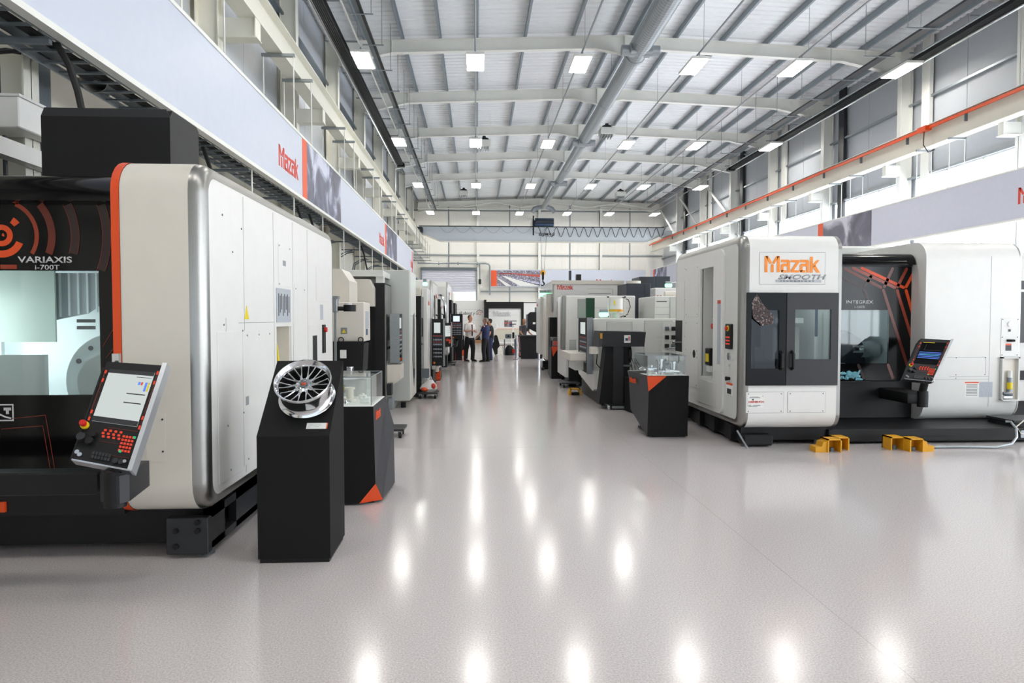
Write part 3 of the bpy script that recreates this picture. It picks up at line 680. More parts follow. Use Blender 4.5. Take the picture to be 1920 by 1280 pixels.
for i, x in enumerate(LX):
    t = thing('lighting_rail', 'thin white conduit rail carrying the %s lamp row' % nx[i], 'rail', (x, 20, 9.72))
    MB().cyl((x, YF, 9.74), (x, 53, 9.74), 0.028, 6).build('conduit', galv if i else steelwhite, t)
    for k in range(9): y = FR[2]+5.22*k; MB().cyl((x, y+2.6, 9.74), (x, y+2.6, roofz(x)-0.05), 0.006, 4).build('rod', galv, t)
# spiral duct
du = thing('spiral_duct', 'round galvanised spiral air duct running below the roof ridge', 'duct', (5.0, 30, 10))
def ductseg(y0, y1, r0, x0=5.0, z=10.0):
    mb = MB(); pts = []; rs = []; y = y0; k = 0
    while y < y1: pts.append((x0, y, z)); rs.append(r0*(1.0 if k % 2 else 1.025)); y += 0.07; k += 1
    mb.tube(pts, rs, 18); return mb.build('duct_section', galv, du)
ductseg(-6, 21.6, 0.31); ductseg(21.6, 32.5, 0.25); ductseg(32.5, 42, 0.21); ductseg(42, 51.3, 0.18)
for y, r in ((21.6, 0.33), (26.5, 0.265), (32.5, 0.27), (38, 0.225), (42, 0.23), (46, 0.195)): MB().tube([(5, y-0.12, 10), (5, y+0.12, 10)], r, 18).build('collar', galv, du, smooth=True)
for y, r in ((20.9, 0.33), (31.9, 0.27), (41.5, 0.23)):
    MB().tube([(5-r-0.25, y, 9.85), (5+r+0.25, y, 9.85)], 0.16, 12).build('side_nozzle', galv, du, smooth=True); MB().box(5-r-0.02, 5+r+0.02, y-0.25, y+0.25, 9.72, 10.0, b=0.03).build('branch_box', galv, du)
for s in (-1, 1): MB().tube([(5, 51.2, 10), (5+s*0.35, 51.35, 10.0), (5+s*0.65, 51.4, 9.9), (5+s*0.85, 51.4, 9.62)], 0.17, 12).build('outlet_bend', galv, du, smooth=True)
for y in (13, 18.5, 24, 29, 35, 45): MB().cyl((4.72, y, 10.1), (4.72, y, 11.2), 0.006, 4).build('rod', galv, du); MB().cyl((5.28, y, 10.1), (5.28, y, 11.2), 0.006, 4).build('rod', galv, du)
for x, y, z, lab in ((5.75, 30.2, 9.75, 'white unit heater with a fan on top hanging right of the duct'), (-0.85, 45.7, 9.8, 'small white unit heater hanging at the far left of the roof'), (9.6, 45.5, 9.8, 'small white unit heater hanging at the far right of the roof'), (0.35, 31.6, 9.5, 'small white unit heater half hidden by a lit lamp')):
    t = thing('unit_heater', lab, 'heater', (x, y, z))
    B(t, 'casing', offw, x-0.32, x+0.32, y-0.3, y+0.3, z, z+0.3, b=0.02)
    for k in range(5): MB().hexa([(x-0.3+0.12*k, y-0.28, z-0.12), (x-0.28+0.12*k, y-0.28, z-0.12), (x-0.28+0.12*k, y+0.28, z-0.12), (x-0.3+0.12*k, y+0.28, z-0.12), (x-0.27+0.12*k, y-0.28, z), (x-0.25+0.12*k, y-0.28, z), (x-0.25+0.12*k, y+0.28, z), (x-0.27+0.12*k, y+0.28, z)]).build('louvre', galv, t)
    MB().tube([(x, y, z+0.3), (x, y, z+0.42)], [0.26, 0.2], 16).build('fan_guard', black, t); MB().cyl((x, y, z+0.42), (x, y, z+0.52), 0.08, 10).build('fan_motor', rubber, t)
    for sx in (-0.28, 0.28): MB().cyl((x+sx, y, z+0.3), (x+sx, y, roofz(x)-0.05), 0.008, 4).build('rod', steelwhite, t)
#MARK services
t = thing('horn_loudspeaker', 'cream horn loudspeaker hanging under the left cable tray', 'speaker', (-4.1, 7.7, 4.25))
MB().tube([(-4.2, 8.0, 4.28), (-4.15, 7.85, 4.27), (-4.08, 7.62, 4.24), (-4.05, 7.55, 4.23)], [0.05, 0.06, 0.12, 0.135], 18, cap=False).build('horn', cream, t, smooth=True)
MB().tube([(-4.21, 8.1, 4.28), (-4.2, 7.98, 4.28)], 0.06, 12).build('driver', cream, t); MB().sphere((-4.08, 7.65, 4.25), 0.03).build('reflector', cream, t, smooth=True); B(t, 'bracket', galv, -4.24, -4.16, 7.95, 8.05, 4.2, 4.4)
t = thing('horn_loudspeaker', 'small cream horn loudspeaker above the air vent of the left machine', 'speaker', (-4.1, 18.5, 4.1))
MB().tube([(-4.2, 18.9, 4.1), (-4.1, 18.65, 4.08), (-4.05, 18.5, 4.05)], [0.06, 0.1, 0.15], 14, cap=False).build('horn', cream, t, smooth=True); MB().cyl((-4.2, 19.0, 4.1), (-4.2, 18.9, 4.1), 0.06).build('driver', cream, t)
jb = thing('junction_box', 'white steel junction box on the wall behind the left machine', 'box', (-4.3, 6.3, 3.45))
B(jb, 'box', white, -4.47, -4.3, 6.75, 8.6, 3.5, 3.77, b=0.01); B(jb, 'end_box', white, -4.83, -4.285, 6.7, 7.08, 3.49, 3.775, b=0.01); B(jb, 'lid', white, -4.84, -4.27, 6.69, 7.09, 3.776, 3.80)
for x in (-4.75, -4.6): MB().tube([(x, 6.9, 3.8), (x, 6.9, 4.1), (x, 6.9, 4.25), (x+0.1, 7.1, 4.35), (x+0.6, 7.4, 4.35)], 0.022, 8).build('conduit', darkgrey, jb, smooth=True)
for x in (-4.7, -4.55): MB().cyl((x, 6.9, 3.46), (x, 6.9, 1.5), 0.02, 8).build('down_conduit', darkgrey, jb)
t = thing('cable_trunking', 'white steel trunking on arms below the junction box at left', 'trunking', (-4.3, 6.0, 3.2))
B(t, 'trunk', white, -4.47, -4.33, 4.5, 10.5, 3.2, 3.36); 
for y in (4.2, 6.3, 8.4): B(t, 'arm', galv, -4.8, -4.33, y, y+0.05, 3.14, 3.19)
t = thing('hanging_cable', 'thick black cable dropping to the black box on the left machine', 'cable', (-3.5, 6.4, 4.2))
MB().tube([(-3.75, 6.4, 4.15), (-3.62, 6.35, 3.95), (-3.52, 6.3, 3.7), (-3.47, 6.3, 3.44)], 0.03, 8).build('cable', rubber, t, smooth=True)
for k, (y, z0) in enumerate(((10.3, 2.85), (15.5, 2.8), (16.6, 2.7), (24, 2.6))):
    t = thing('hanging_cable', 'black power cable dropping from the left tray, %s of those behind the left machine' % ORD[k], 'cable', (-3.9, y, z0), 'cables dropping from the left tray')
    MB().tube([(-4.0, y, 4.2), (-3.9, y, 3.9), (-3.82, y+0.1, 3.4), (-3.8, y+0.1, z0)], 0.028, 7).build('cable', rubber, t, smooth=True)
for k in range(11):
    y = 9.0+2.61*k
    t = thing('suspension_rod', 'thin white rod below the left banner, %s counted from the camera' % ORD[k], 'rod', (-3.7, y, 2.6), 'rods below the left banner')
    MB().cyl((-3.72, y, 2.5), (-3.72, y, 4.16), 0.014, 6).build('rod', steelwhite, t); B(t, 'foot_channel', galv, -4.5, -3.6, y-0.02, y+0.02, 2.5, 2.54)
for k in range(5):
    y = 17.5+3.1*k
    t = thing('bent_conduits', 'pair of bent grey conduits on the left wall, %s counted from the camera' % ORD[k], 'conduit', (-4.4, y, 2.6), 'bent conduits on the left wall')
    for d in (0, 0.4): MB().tube([(-4.8, y+d, 1.2), (-4.8, y+d, 3.6), (-4.75, y+d, 3.8), (-4.5, y+d, 3.95), (-4.25, y+d, 4.0)], 0.022, 7).build('conduit', galvd, t, smooth=True)
    B(t, 'socket_box', white, -4.85, -4.6, y-0.1, y+0.6, 2.6, 3.0, b=0.01)
t = thing('cable_ladder', 'galvanised cable ladder with arms turning across the far left corner', 'cable tray', (-3.6, 46, 5.9))
for x in (-4.4, -3.9): B(t, 'side_rail', galv, x, x+0.02, 38, 52, 5.9, 5.98)
for k in range(24): B(t, 'rung', galv, -4.4, -3.88, 38.2+0.57*k, 38.24+0.57*k, 5.92, 5.94)
for k in range(6): B(t, 'arm', galvd, -4.8, -3.3, 39+2.2*k, 39.05+2.2*k, 5.85, 5.89); MB().cyl((-3.4, 39+2.2*k, 5.87), (-3.4, 39+2.2*k, 7.0), 0.012, 5).build('rod', galv, t)
t = thing('wall_pipe', 'grey pipe crossing above the roller shutter and turning down', 'pipe', (-1, 53.8, 6))
MB().tube([(-4.6, 53.75, 5.98), (0.7, 53.75, 5.98), (0.95, 53.75, 5.92), (1.02, 53.75, 5.75), (1.02, 53.75, 3.5)], 0.07, 8).build('pipe', galv, t, smooth=True)
for x in (-3, -1.5, 0): MB().box(x, x+0.08, 53.7, 53.95, 5.85, 6.08).build('clamp', galvd, t)
t = thing('pull_switch', 'dark control box hanging on a cable beside the roller shutter', 'switch', (0.3, 53.6, 4.4))
MB().cyl((0.25, 53.8, 6.0), (0.25, 53.8, 4.7), 0.03, 6).build('cord', galvd, t); MB().box(0.15, 0.35, 53.7, 53.9, 4.35, 4.75, b=0.04).build('box', darkgrey, t)
for i, y in enumerate((38.6, 43.8, 49.0)):
    t = thing('wall_brace', 'diagonal white steel brace on the right wall, %s of three' % ORD[i], 'brace', (XR-0.3, y, 7.6), 'braces on the right wall')
    MB().cyl((XR-0.3, y+0.4, 7.6), (XR-0.3, y+4.6, 10.2), 0.07, 8).build('tube', steelwhite, t)

# ================================================================ LEFT FOREGROUND MACHINE
V = thing('machining_center', 'large white machining centre with black door reading VARIAXIS, at the left', 'machine', (-3.2, 6.9, 0))
cap, xc = shell(V, -2.40, -1.95, 4.75, 8.98, 0.34, 2.78, 0.22, cream, 0.10, brushed, 1, name='front_cover')
lp = rrect(4.75, 8.98, 0.34, 2.78, 0.22); mb = MB()
lo = rrect(4.745, 8.985, 0.335, 2.785, 0.225)
A = mb.vs([(-2.455, u, w) for u, w in lo]); C = mb.vs([(-2.40, u, w) for u, w in lo])
for i in range(len(lo)): mb.bm.faces.new([A[i], A[(i+1) % len(lo)], C[(i+1) % len(lo)], C[i]])
mb.bm.faces.new(A); mb.build('orange_trim', orange, V, smooth=True, ang=50)
rect_n = rc(6.42, 6.93, 0.95, 1.62)
plate('x', xc-0.01, cap, [rect_n], 0.008, 'side_panel', white, V)
MB().box(-2.1, xc-0.012, 6.42, 6.46, 0.95, 1.62).box(-2.1, xc-0.012, 6.89, 6.93, 0.95, 1.62).box(-2.1, xc-0.012, 6.42, 6.93, 0.93, 0.95).box(-2.1, xc-0.012, 6.42, 6.93, 1.62, 1.64).box(-2.1, -2.08, 6.42, 6.93, 0.95, 1.62).build('niche', cream, V)
MB().tube([(-1.95, 6.6, 1.64), (-1.9, 6.6, 1.4), (-1.9, 6.68, 1.15), (-1.9, 6.72, 0.95)], 0.012, 6).build('yellow_hose', yellowb, V, smooth=True)
px = xc-0.002
sm = mat('panel seam grey', rgb(150, 152, 156), 0.6)
face(V, 'panel_seam', sm, 'x', px, 0.0015, [(y, y+0.004, 0.46, 2.66) for y in (5.55, 6.35, 7.0, 7.6)]+[(5.42, 6.35, 1.66, 1.664), (8.0, 8.004, 0.5, 1.55), (5.15, 5.154, 0.6, 1.7)])
for a in ((5.5, 6.28, 0.52, 1.6), (6.5, 6.9, 2.0, 2.4), (7.05, 7.5, 0.6, 2.05), (7.66, 8.35, 0.55, 1.62), (8.0, 8.6, 1.9, 2.3), (4.97, 5.45, 0.5, 1.6), (6.48, 6.92, 1.72, 1.74)):
    MB().box(px, px+0.004, *a, b=0.002).build('access_panel', white, V)
screws(V, [(px+0.003, y, z) for y, z in ((5.1, 2.45), (5.3, 2.2), (5.1, 1.65), (5.5, 2.4), (5.5, 1.6), (5.15, 0.9), (5.5, 0.95), (5.2, 0.56), (5.6, 1.56), (6.2, 1.56), (6.2, 0.56), (5.6, 0.56), (7.1, 2.0), (7.45, 2.0), (7.1, 0.65), (6.52, 2.38), (6.88, 2.38), (6.52, 2.02), (5.9, 1.56))], '+x')
MB().box(px, px+0.006, 6.42, 6.9, 1.66, 1.98).build('notice_label', greylabel, V)
face(V, 'label_ink', inkdark, 'x', px+0.006, 0.001, [(6.47+0.05*i, 6.495+0.05*i, 1.72+0.03*(i % 3), 1.93-0.02*(i % 2)) for i in range(8)])
MB().prism([(5.55, 1.69), (5.66, 1.69), (5.605, 1.80)], 'x', px, px+0.003).build('warning_triangle', yellowb, V)
face(V, 'small_slot', sm, 'x', px+0.004, 0.002, [(6.64, 6.74, 2.2, 2.25), (5.55, 5.62, 1.0, 1.07)])
face(V, 'isolator_strip', black, 'x', px, 0.02, [(8.27, 8.4, 1.28, 1.62)]); MB().cyl((px+0.02, 8.34, 1.56), (px+0.05, 8.34, 1.56), 0.03).build('emergency_button', red, V)
face(V, 'meter_window', black, 'x', px+0.004, 0.004, [(7.8, 8.0, 1.1, 1.5)]); face(V, 'serial_label', greylabel, 'x', px, 0.002, [(8.2, 8.35, 1.68, 1.86)])
MB().box(-2.35, -2.05, 8.0, 8.9, 2.79, 2.86).build('air_vent', offw, V)
face(V, 'vent_slots', darkgrey, 'x', -2.05, 0.003, [(8.05+0.04*i, 8.07+0.04*i, 2.8, 2.85) for i in range(20)])
# front small hatch on the cream cover
MB().box(-2.25, -2.12, 4.746, 4.749, 0.72, 1.05).build('access_panel', cream, V); screws(V, [(-2.14, 4.746, 1.01), (-2.14, 4.746, 0.79)], '-y', darkgrey, 0.007)
# black door with window
dy = 4.93
plate('y', dy, rc(-4.6, -2.455, 0.55, 2.50), [rc(-3.95, -2.64, 1.16, 2.03)], 0.03, 'door', blackgloss, V)
MB().box(-3.97, -2.62, dy+0.031, dy+0.036, 1.14, 2.05).build('window_glass', glasstint, V)
prof = [(4.83+0.2*(1-math.cos(a)), 2.50+0.2*math.sin(a)) for a in [PI/2*k/8 for k in range(9)]]+[(5.4, 2.70), (5.4, 2.50)]
MB().prism(prof, 'x', -4.6, -2.455).build('top_visor', blackgloss, V, smooth=True)
B(V, 'lower_skirt', black, -4.6, -2.46, 4.86, 5.0, 0.33, 0.55); B(V, 'roof_plate', black, -4.6, -2.46, 5.2, 8.9, 2.60, 2.66)
B(V, 'rear_body', offw, -4.6, -2.47, 7.2, 8.9, 0.34, 2.6)
# interior
iw = MB(); iw.box(-4.4, -2.5, 6.6, 6.62, 0.9, 2.5); iw.box(-2.52, -2.5, 5.0, 6.6, 0.9, 2.5); iw.box(-4.4, -2.5, 5.0, 6.6, 0.9, 0.92); iw.box(-4.42, -4.4, 5.0, 6.6, 0.9, 2.5); iw.box(-4.4, -2.5, 5.0, 6.6, 2.48, 2.5)
iw.build('interior_lining', card, V)
mb = MB()
for k in range(22): y = 5.25+0.06*k; mb.hexa([(-3.9, y, 2.18), (-3.0, y, 2.18), (-3.0, y+0.035, 2.18), (-3.9, y+0.035, 2.18), (-3.9, y, 2.2), (-2.9, y, 2.2), (-2.9, y+0.035, 2.2), (-3.9, y+0.035, 2.2)])
mb.build('folding_roof_cover', galv, V)
MB().prism([(-3.95, 2.08), (-2.80, 2.08), (-3.30, 1.74), (-3.95, 1.60)], 'y', 5.98, 6.0).build('sloping_cover', mat('grey sloping cover', rgb(150, 156, 162), 0.4), V)
mb = MB()
for k in range(14): mb.box(-3.9+0.075*k, -3.885+0.075*k, 5.965, 5.98, 1.66+0.01*k, 2.08)
stuff(mb.build('cover_ribs', card, V))
B(V, 'inner_white_block', white, -4.0, -3.28, 5.35, 5.4, 0.95, 1.42); face(V, 'inner_seam', galvd, 'y', 6.6, -0.004, [(-3.0, -2.995, 1.2, 2.0), (-3.6, -2.9, 1.44, 1.446), (-3.3, -3.295, 1.0, 1.8)])
B(V, 'work_light', workm, -4.35, -4.3, 5.1, 6.4, 1.1, 1.9); B(V, 'work_light', workm, -3.9, -2.7, 5.0, 5.03, 2.2, 2.32)
MB().box(-3.15, -2.55, 6.2, 6.6, 1.75, 2.2).build('inner_wall_panel', greyw, V); MB().box(-2.75, -2.6, 6.15, 6.2, 1.7, 1.95).build('inner_window', slate, V)
MB().box(-4.1, -3.52, 5.9, 5.92, 1.5, 2.1).build('inner_glass', mat('green tinted panel', rgb(188, 200, 192), 0.2), V)
MB().tube([(-2.86, 6.2, 1.2), (-2.86, 5.55, 1.2)], [0.42, 0.38], 32).build('rotary_table', card, V, smooth=True)
MB().cyl((-2.86, 5.55, 1.2), (-2.86, 5.42, 1.2), 0.22, 28).build('table_plate', offw, V, smooth=True)
mb = MB()
for a in (100, 125, 150): mb.cyl((-2.86+0.32*math.cos(math.radians(a)), 5.56, 1.2+0.32*math.sin(math.radians(a))), (-2.86+0.32*math.cos(math.radians(a)), 5.545, 1.2+0.32*math.sin(math.radians(a))), 0.02, 8)
mb.build('bolt_holes', inkdark, V)
face(V, 'inner_handle', inkdark, 'y', 6.19, -0.02, [(-3.5, -3.35, 1.66, 1.69), (-3.5, -3.35, 1.6, 1.63)])
# door graphics
y = dy-0.003
cx, cz = -3.287, 2.272
def A_(mb, r0, r1, top=0.215, bot=-0.125, dd=0.002):
    rm = (r0+r1)/2; a1 = math.degrees(math.asin(min(1, top/rm))); a0 = math.degrees(math.asin(max(-1, bot/rm))); arc(mb, cx, cz, r0, r1, a0, a1, y, dd)
for a_ in ((0.038, 0.075, -110, 110), (0.105, 0.153, -100, -22), (0.105, 0.15, 36, 56), (0.0, 0.018, -30, 60)): mb = MB(); arc(mb, cx, cz, *a_, y, 0.002); mb.build('orange_arc', orange, V)
mb = MB(); A_(mb, 0.222, 0.25); arc(mb, cx, cz, 0.24, 0.268, 62, 95, y, 0.001); mb.box(-3.3, -3.19, y, y+0.001, 2.04, 2.07); mb.build('ring_graphic', rust2, V)
mb = MB(); A_(mb, 0.312, 0.362); mb.build('ring_graphic', rust, V)
mb = MB(); A_(mb, 0.468, 0.522); mb.build('ring_graphic', brown, V); mb = MB(); A_(mb, 0.68, 0.735, 0.215, -0.24); mb.build('ring_graphic', brown, V)
mb = MB()
for r_ in (0.466, 0.522): A_(mb, r_, r_+0.003, dd=-0.001)
for r_ in (0.678, 0.735): A_(mb, r_, r_+0.003, 0.215, -0.24, dd=-0.001)
strip(mb, [((-3.32, 0.99), (-3.02, 1.02)), ((-3.02, 1.02), (-2.955, 0.56)), ((-3.32, 0.925), (-3.04, 0.945)), ((-3.04, 0.945), (-2.985, 0.56)), ((-2.62, 1.13), (-2.56, 1.1)), ((-2.62, 1.13), (-2.60, 1.07))], 0.004, y, -0.001)
strip(mb, [((-2.62, 1.5), (-2.5, 1.7)), ((-2.60, 1.42), (-2.47, 1.58))], 0.004, y, -0.001)
mb.build('fine_line_graphic', redline, V)
text('VARIAXIS', 0.043, textgrey, V, (-3.18, y, 2.085), (1, 0, 0), (0, 0, 1), ws=1.45, fat=0.018); text('i-700T', 0.034, textgrey, V, (-3.07, y, 2.037), (1, 0, 0), (0, 0, 1), ws=1.35, fat=0.008)
mb = MB(); mb.box(-3.36, -3.235, y-0.001, y, 0.98, 1.10, b=0.0); mb.build('pictogram_plate', textgrey, V)
mb = MB(); mb.box(-3.36, -3.245, y-0.003, y-0.001, 0.99, 1.09); mb.build('pictogram_field', blackgloss, V)
mb = MB(); mb.box(-3.30, -3.25, y-0.004, y-0.003, 1.055, 1.075); mb.box(-3.285, -3.265, y-0.004, y-0.003, 1.03, 1.06); mb.tube([(-3.34, y-0.004, 1.035), (-3.29, y-0.004, 1.01), (-3.25, y-0.004, 1.0)], 0.006, 5); mb.build('pictogram', textgrey, V)
# base, box on top, arm and pendant
B(V, 'base_frame', black, -4.6, -2.0, 5.1, 8.9, 0.05, 0.34)
mb = MB(); ya = 4.95
for a, b_ in ((4.95, 5.2), (5.45, 6.05), (6.3, 6.9), (7.15, 7.8), (8.05, 8.9)): mb.box(-1.96, -1.9, a, b_, 0.05, 0.33)
mb.box(-1.96, -1.9, 4.95, 8.9, 0.05, 0.10); mb.box(-1.96, -1.9, 4.95, 8.9, 0.27, 0.33); mb.build('base_side_plate', darkgrey, V)
B(V, 'corner_block', darkgrey, -2.19, -1.9, 4.88, 4.96, 0.03, 0.29, b=0.006)
mb = MB()
for x, z in ((-2.12, 0.09), (-2.12, 0.2), (-1.97, 0.2), (-1.97, 0.26)): mb.cyl((x, 4.88, z), (x, 4.86, z), 0.02, 8)
mb.build('bolts', black, V)
for x, y_ in ((-1.95, 5.0), (-1.95, 6.5), (-1.95, 8.2), (-3.9, 5.2)): MB().cyl((x, y_, 0), (x, y_, 0.05), 0.05, 14).build('levelling_foot', galvd, V)
MB().box(-1.98, -1.82, 6.2, 6.4, 0.0, 0.05).build('levelling_block', galv, V)
MB().prism([(6.0, 2.66), (6.0, 3.40), (6.05, 3.47), (6.55, 3.47), (6.6, 3.44), (6.6, 2.66)], 'x', -3.66, -2.60).build('top_box', black, V)
MB().prism([(-3.66, 3.40), (-3.63, 3.47), (-2.63, 3.47), (-2.60, 3.40)], 'y', 6.0, 6.005).build('top_box_bevel', darkgrey, V)
MB().cyl((-2.95, 6.3, 3.47), (-2.95, 6.3, 3.53), 0.06, 16).build('eye_bolt_cap', darkgrey, V); MB().tube([(-2.5, 6.9, 2.8), (-2.45, 6.9, 2.92), (-2.35, 6.9, 2.9), (-2.3, 6.9, 2.8)], 0.03, 6).build('hose_bundle', rubber, V, smooth=True); B(V, 'valve_block', galvd, -2.45, -2.25, 6.6, 6.9, 2.78, 2.86)
B(V, 'swing_arm', black, -4.4, -2.3, 4.25, 4.40, 0.62, 0.76, b=0.01)
MB().prism([(-2.18, 4.04), (-2.12, 3.98), (-2.04, 3.98), (-2.01, 4.03), (-2.07, 4.4), (-2.35, 4.4)], 'z', 0.64, 0.80).build('arm_head', darkgrey, V); MB().cyl((-2.09, 4.03, 0.61), (-2.09, 4.03, 0.82), 0.06, 16).build('arm_pivot', black, V, smooth=True)
MB().cyl((-2.06, 4.05, 0.78), (-2.06, 4.1, 0.92), 0.045, 14).build('panel_neck', rubber, V)
pendant(V, Q((-2.27, 3.93, 0.91), (-1.955, 3.93, 0.845), (-2.255, 4.28, 1.435), (-1.92, 4.28, 1.425)), 0.07, 'near')
B(V, 'grab_handle', chrome, -2.25, -2.21, 4.33, 4.36, 1.38, 1.48)
B(V, 'foot_bracket', orange, -3.4, -3.255, 4.84, 4.86, 0.36, 0.43)

# ================================================================ RIGHT FOREGROUND MACHINE
K = thing('turning_center', 'large white turning centre with black doors reading INTEGREX, at the right', 'machine', (5.6, 10.5, 0))
cap, xc = shell(K, 4.72, 3.54, 8.72, 11.72, 0.24, 2.79, 0.20, white, -0.11, brushed, 1, skipfront=(0.82, 2.03), name='front_cover')
mb = MB(); lo = rrect(8.72, 11.72, 0.24, 2.79, 0.2); n = len(lo); li = rrect(8.76, 11.68, 0.28, 2.75, 0.16)
A = mb.vs([(4.72, u, w) for u, w in lo]); C = mb.vs([(4.77, u, w) for u, w in lo]); D = mb.vs([(4.79, u, w) for u, w in li])
for i in range(n): j = (i+1) % n; mb.bm.faces.new([A[i], A[j], C[j], C[i]]); mb.bm.faces.new([C[i], C[j], D[j], D[i]])
mb.bm.faces.new(D); mb.build('silver_edge', brushed, K, smooth=True, ang=40)
plate('x', xc, cap, [rc(9.67, 10.24, 0.82, 2.44)], 0.01, 'side_panel', offw, K)
# raised side panel with a tall niche
rp = rrect(9.28, 11.45, 0.36, 2.66, 0.14)
plate('x', xc-0.035, rp, [rc(9.67, 10.24, 0.82, 2.44)], 0.034, 'raised_side_panel', white, K)
MB().box(xc+0.2, xc+0.21, 9.67, 10.24, 0.82, 2.44).box(xc, xc+0.2, 9.66, 9.67, 0.82, 2.44).box(xc, xc+0.2, 10.24, 10.25, 0.82, 2.44).box(xc, xc+0.2, 9.67, 10.24, 0.81, 0.82).box(xc, xc+0.2, 9.67, 10.24, 2.44, 2.45).build('niche', offw, K)
MB().box(xc+0.02, xc+0.1, 9.72, 9.86, 1.70, 1.95, b=0.01).build('valve_block', galv, K); MB().cyl((xc, 9.82, 1.58), (xc+0.08, 9.82, 1.58), 0.04).build('red_knob', red, K)
MB().box(xc+0.0, xc+0.1, 9.9, 10.1, 1.0, 1.25, b=0.01).build('filter_unit', black, K); MB().box(xc-0.01, xc, 9.93, 10.05, 1.05, 1.17).build('filter_label', yellowb, K); MB().box(xc+0.02, xc+0.1, 9.93, 10.1, 0.9, 0.99).build('filter_bowl', paper, K)
px = xc-0.036
for a in ((10.32, 10.95, 1.72, 2.52), (10.32, 10.95, 1.15, 1.66), (10.32, 10.95, 0.62, 1.13), (11.02, 11.42, 0.7, 2.3), (9.5, 10.28, 0.42, 0.78)):
    MB().box(px-0.004, px, *a, b=0.002).build('access_panel', white, K)
screws(K, [(px-0.004, y, z) for y in (10.36, 10.91) for z in (1.76, 2.48, 1.19, 1.62, 0.66, 1.09)]+[(px, y, z) for y in (11.0,) for z in (0.8, 1.4, 2.0, 2.5)], '-x')
MB().cyl((px-0.005, 10.5, 1.14), (px-0.003, 10.5, 1.14), 0.065, 20).build('lock_cover', black, K)
B(K, 'rear_window', black, px-0.006, px, 11.12, 11.5, 1.14, 1.66); MB().box(px-0.02, px, 11.25, 11.3, 0.98, 1.06).build('latch', black, K); MB().cyl((px-0.08, 11.4, 1.28), (px, 11.4, 1.28), 0.03, 8).build('lever', chrome, K)
face(K, 'label_strip', greylabel, 'x', px, -0.003, [(9.36, 9.48, 1.05, 1.95)]); face(K, 'label_strip', redp, 'x', px, -0.004, [(9.36, 9.48, 1.9, 1.95)])
MB().box(xc-0.03, xc, 8.98, 9.2, 1.28, 1.62, b=0.008).build('button_box', black, K); MB().cyl((xc-0.03, 9.09, 1.56), (xc-0.04, 9.09, 1.56), 0.04, 14).build('emergency_ring', yellowb, K); MB().cyl((xc-0.04, 9.09, 1.56), (xc-0.07, 9.09, 1.56), 0.025, 12).build('emergency_button', red, K)
face(K, 'lit_keys', redlit, 'x', xc-0.03, -0.004, [(9.03+0.05*(k % 3), 9.055+0.05*(k % 3), 1.34+0.045*(k//3), 1.36+0.045*(k//3)) for k in range(9)])
MB().cyl((xc-0.02, 9.1, 1.18), (xc, 9.1, 1.18), 0.05, 18).build('pressure_gauge', chrome, K); MB().box(xc-0.008, xc, 9.06, 9.12, 1.04, 1.08).build('small_plate', greylabel, K); MB().tube([(xc, 9.08, 0.88), (xc-0.06, 9.08, 0.88)], [0.02, 0.03], 10).build('black_knob', black, K)
face(K, 'warning_label', orangep, 'x', xc, -0.003, [(8.98, 9.2, 0.79, 0.82)]); face(K, 'warning_label', paper, 'x', xc, -0.003, [(8.98, 9.2, 0.66, 0.79)]); face(K, 'warning_picture', inkdark, 'x', xc-0.003, -0.002, [(9.02, 9.17, 0.67, 0.74)])
# doors of the front box
plate('y', 8.69, rc(3.50, 4.005, 0.82, 2.03), [rc(3.56, 3.93, 1.04, 1.80)], 0.03, 'door', blackgloss, K)
plate('y', 8.69, rc(4.03, 4.72, 0.82, 2.03), [rc(4.14, 4.62, 1.16, 1.81)], 0.03, 'door', darkgrey, K)
B(K, 'door_gap', black, 4.005, 4.03, 8.70, 8.74, 0.82, 2.03)
B(K, 'window_glass', glassdark, 3.54, 3.95, 8.722, 8.727, 1.02, 1.82); B(K, 'window_glass', glasstint, 4.12, 4.64, 8.722, 8.727, 1.14, 1.83)
for x in (3.95, 4.10): MB().tube([(x, 8.69, 1.04), (x, 8.64, 1.06), (x, 8.64, 1.24), (x, 8.69, 1.26)], 0.022, 8).build('door_handle', black, K, smooth=True)
iw = MB(); iw.box(3.6, 4.7, 10.2, 10.22, 0.8, 2.2); iw.box(3.6, 3.62, 8.8, 10.2, 0.8, 2.2); iw.box(4.68, 4.7, 8.8, 10.2, 0.8, 2.2); iw.box(3.6, 4.7, 8.8, 10.2, 0.8, 0.82); iw.box(3.6, 4.7, 8.8, 10.2, 2.2, 2.22); iw.build('interior_lining', greyw, K)
B(K, 'inner_cabinet', cream, 4.12, 4.5, 9.3, 9.6, 1.12, 1.58, b=0.01); B(K, 'inner_shelf', offw, 4.1, 4.5, 9.2, 9.6, 1.63, 1.70); B(K, 'inner_post', paper, 4.58, 4.61, 9.0, 9.05, 0.95, 1.45); B(K, 'inner_post', blueh, 4.575, 4.6, 9.0, 9.03, 1.45, 1.85); B(K, 'inner_light', workm, 3.8, 4.5, 8.85, 9.1, 2.17, 2.19)
B(K, 'inner_panel', cream, 3.62, 3.8, 9.5, 9.6, 0.85, 2.0); MB().box(3.72, 3.9, 9.2, 9.25, 1.3, 1.75).build('inner_monitor', black, K); MB().cyl((3.81, 9.25, 0.85), (3.81, 9.25, 1.3), 0.03).build('inner_post', black, K)
MB().box(3.645, 3.80, 8.686, 8.69, 1.66, 1.78).build('photo_sticker', screenclut, K); MB().prism([(3.56, 1.9), (3.62, 2.02), (3.72, 1.86), (3.86, 1.72), (3.84, 1.62), (3.7, 1.6), (3.58, 1.7)], 'y', 8.684, 8.69).build('photo_sticker', photomat('part cluster print', rgb(14, 14, 16), rgb(70, 36, 26), rgb(176, 174, 172), 14), K)
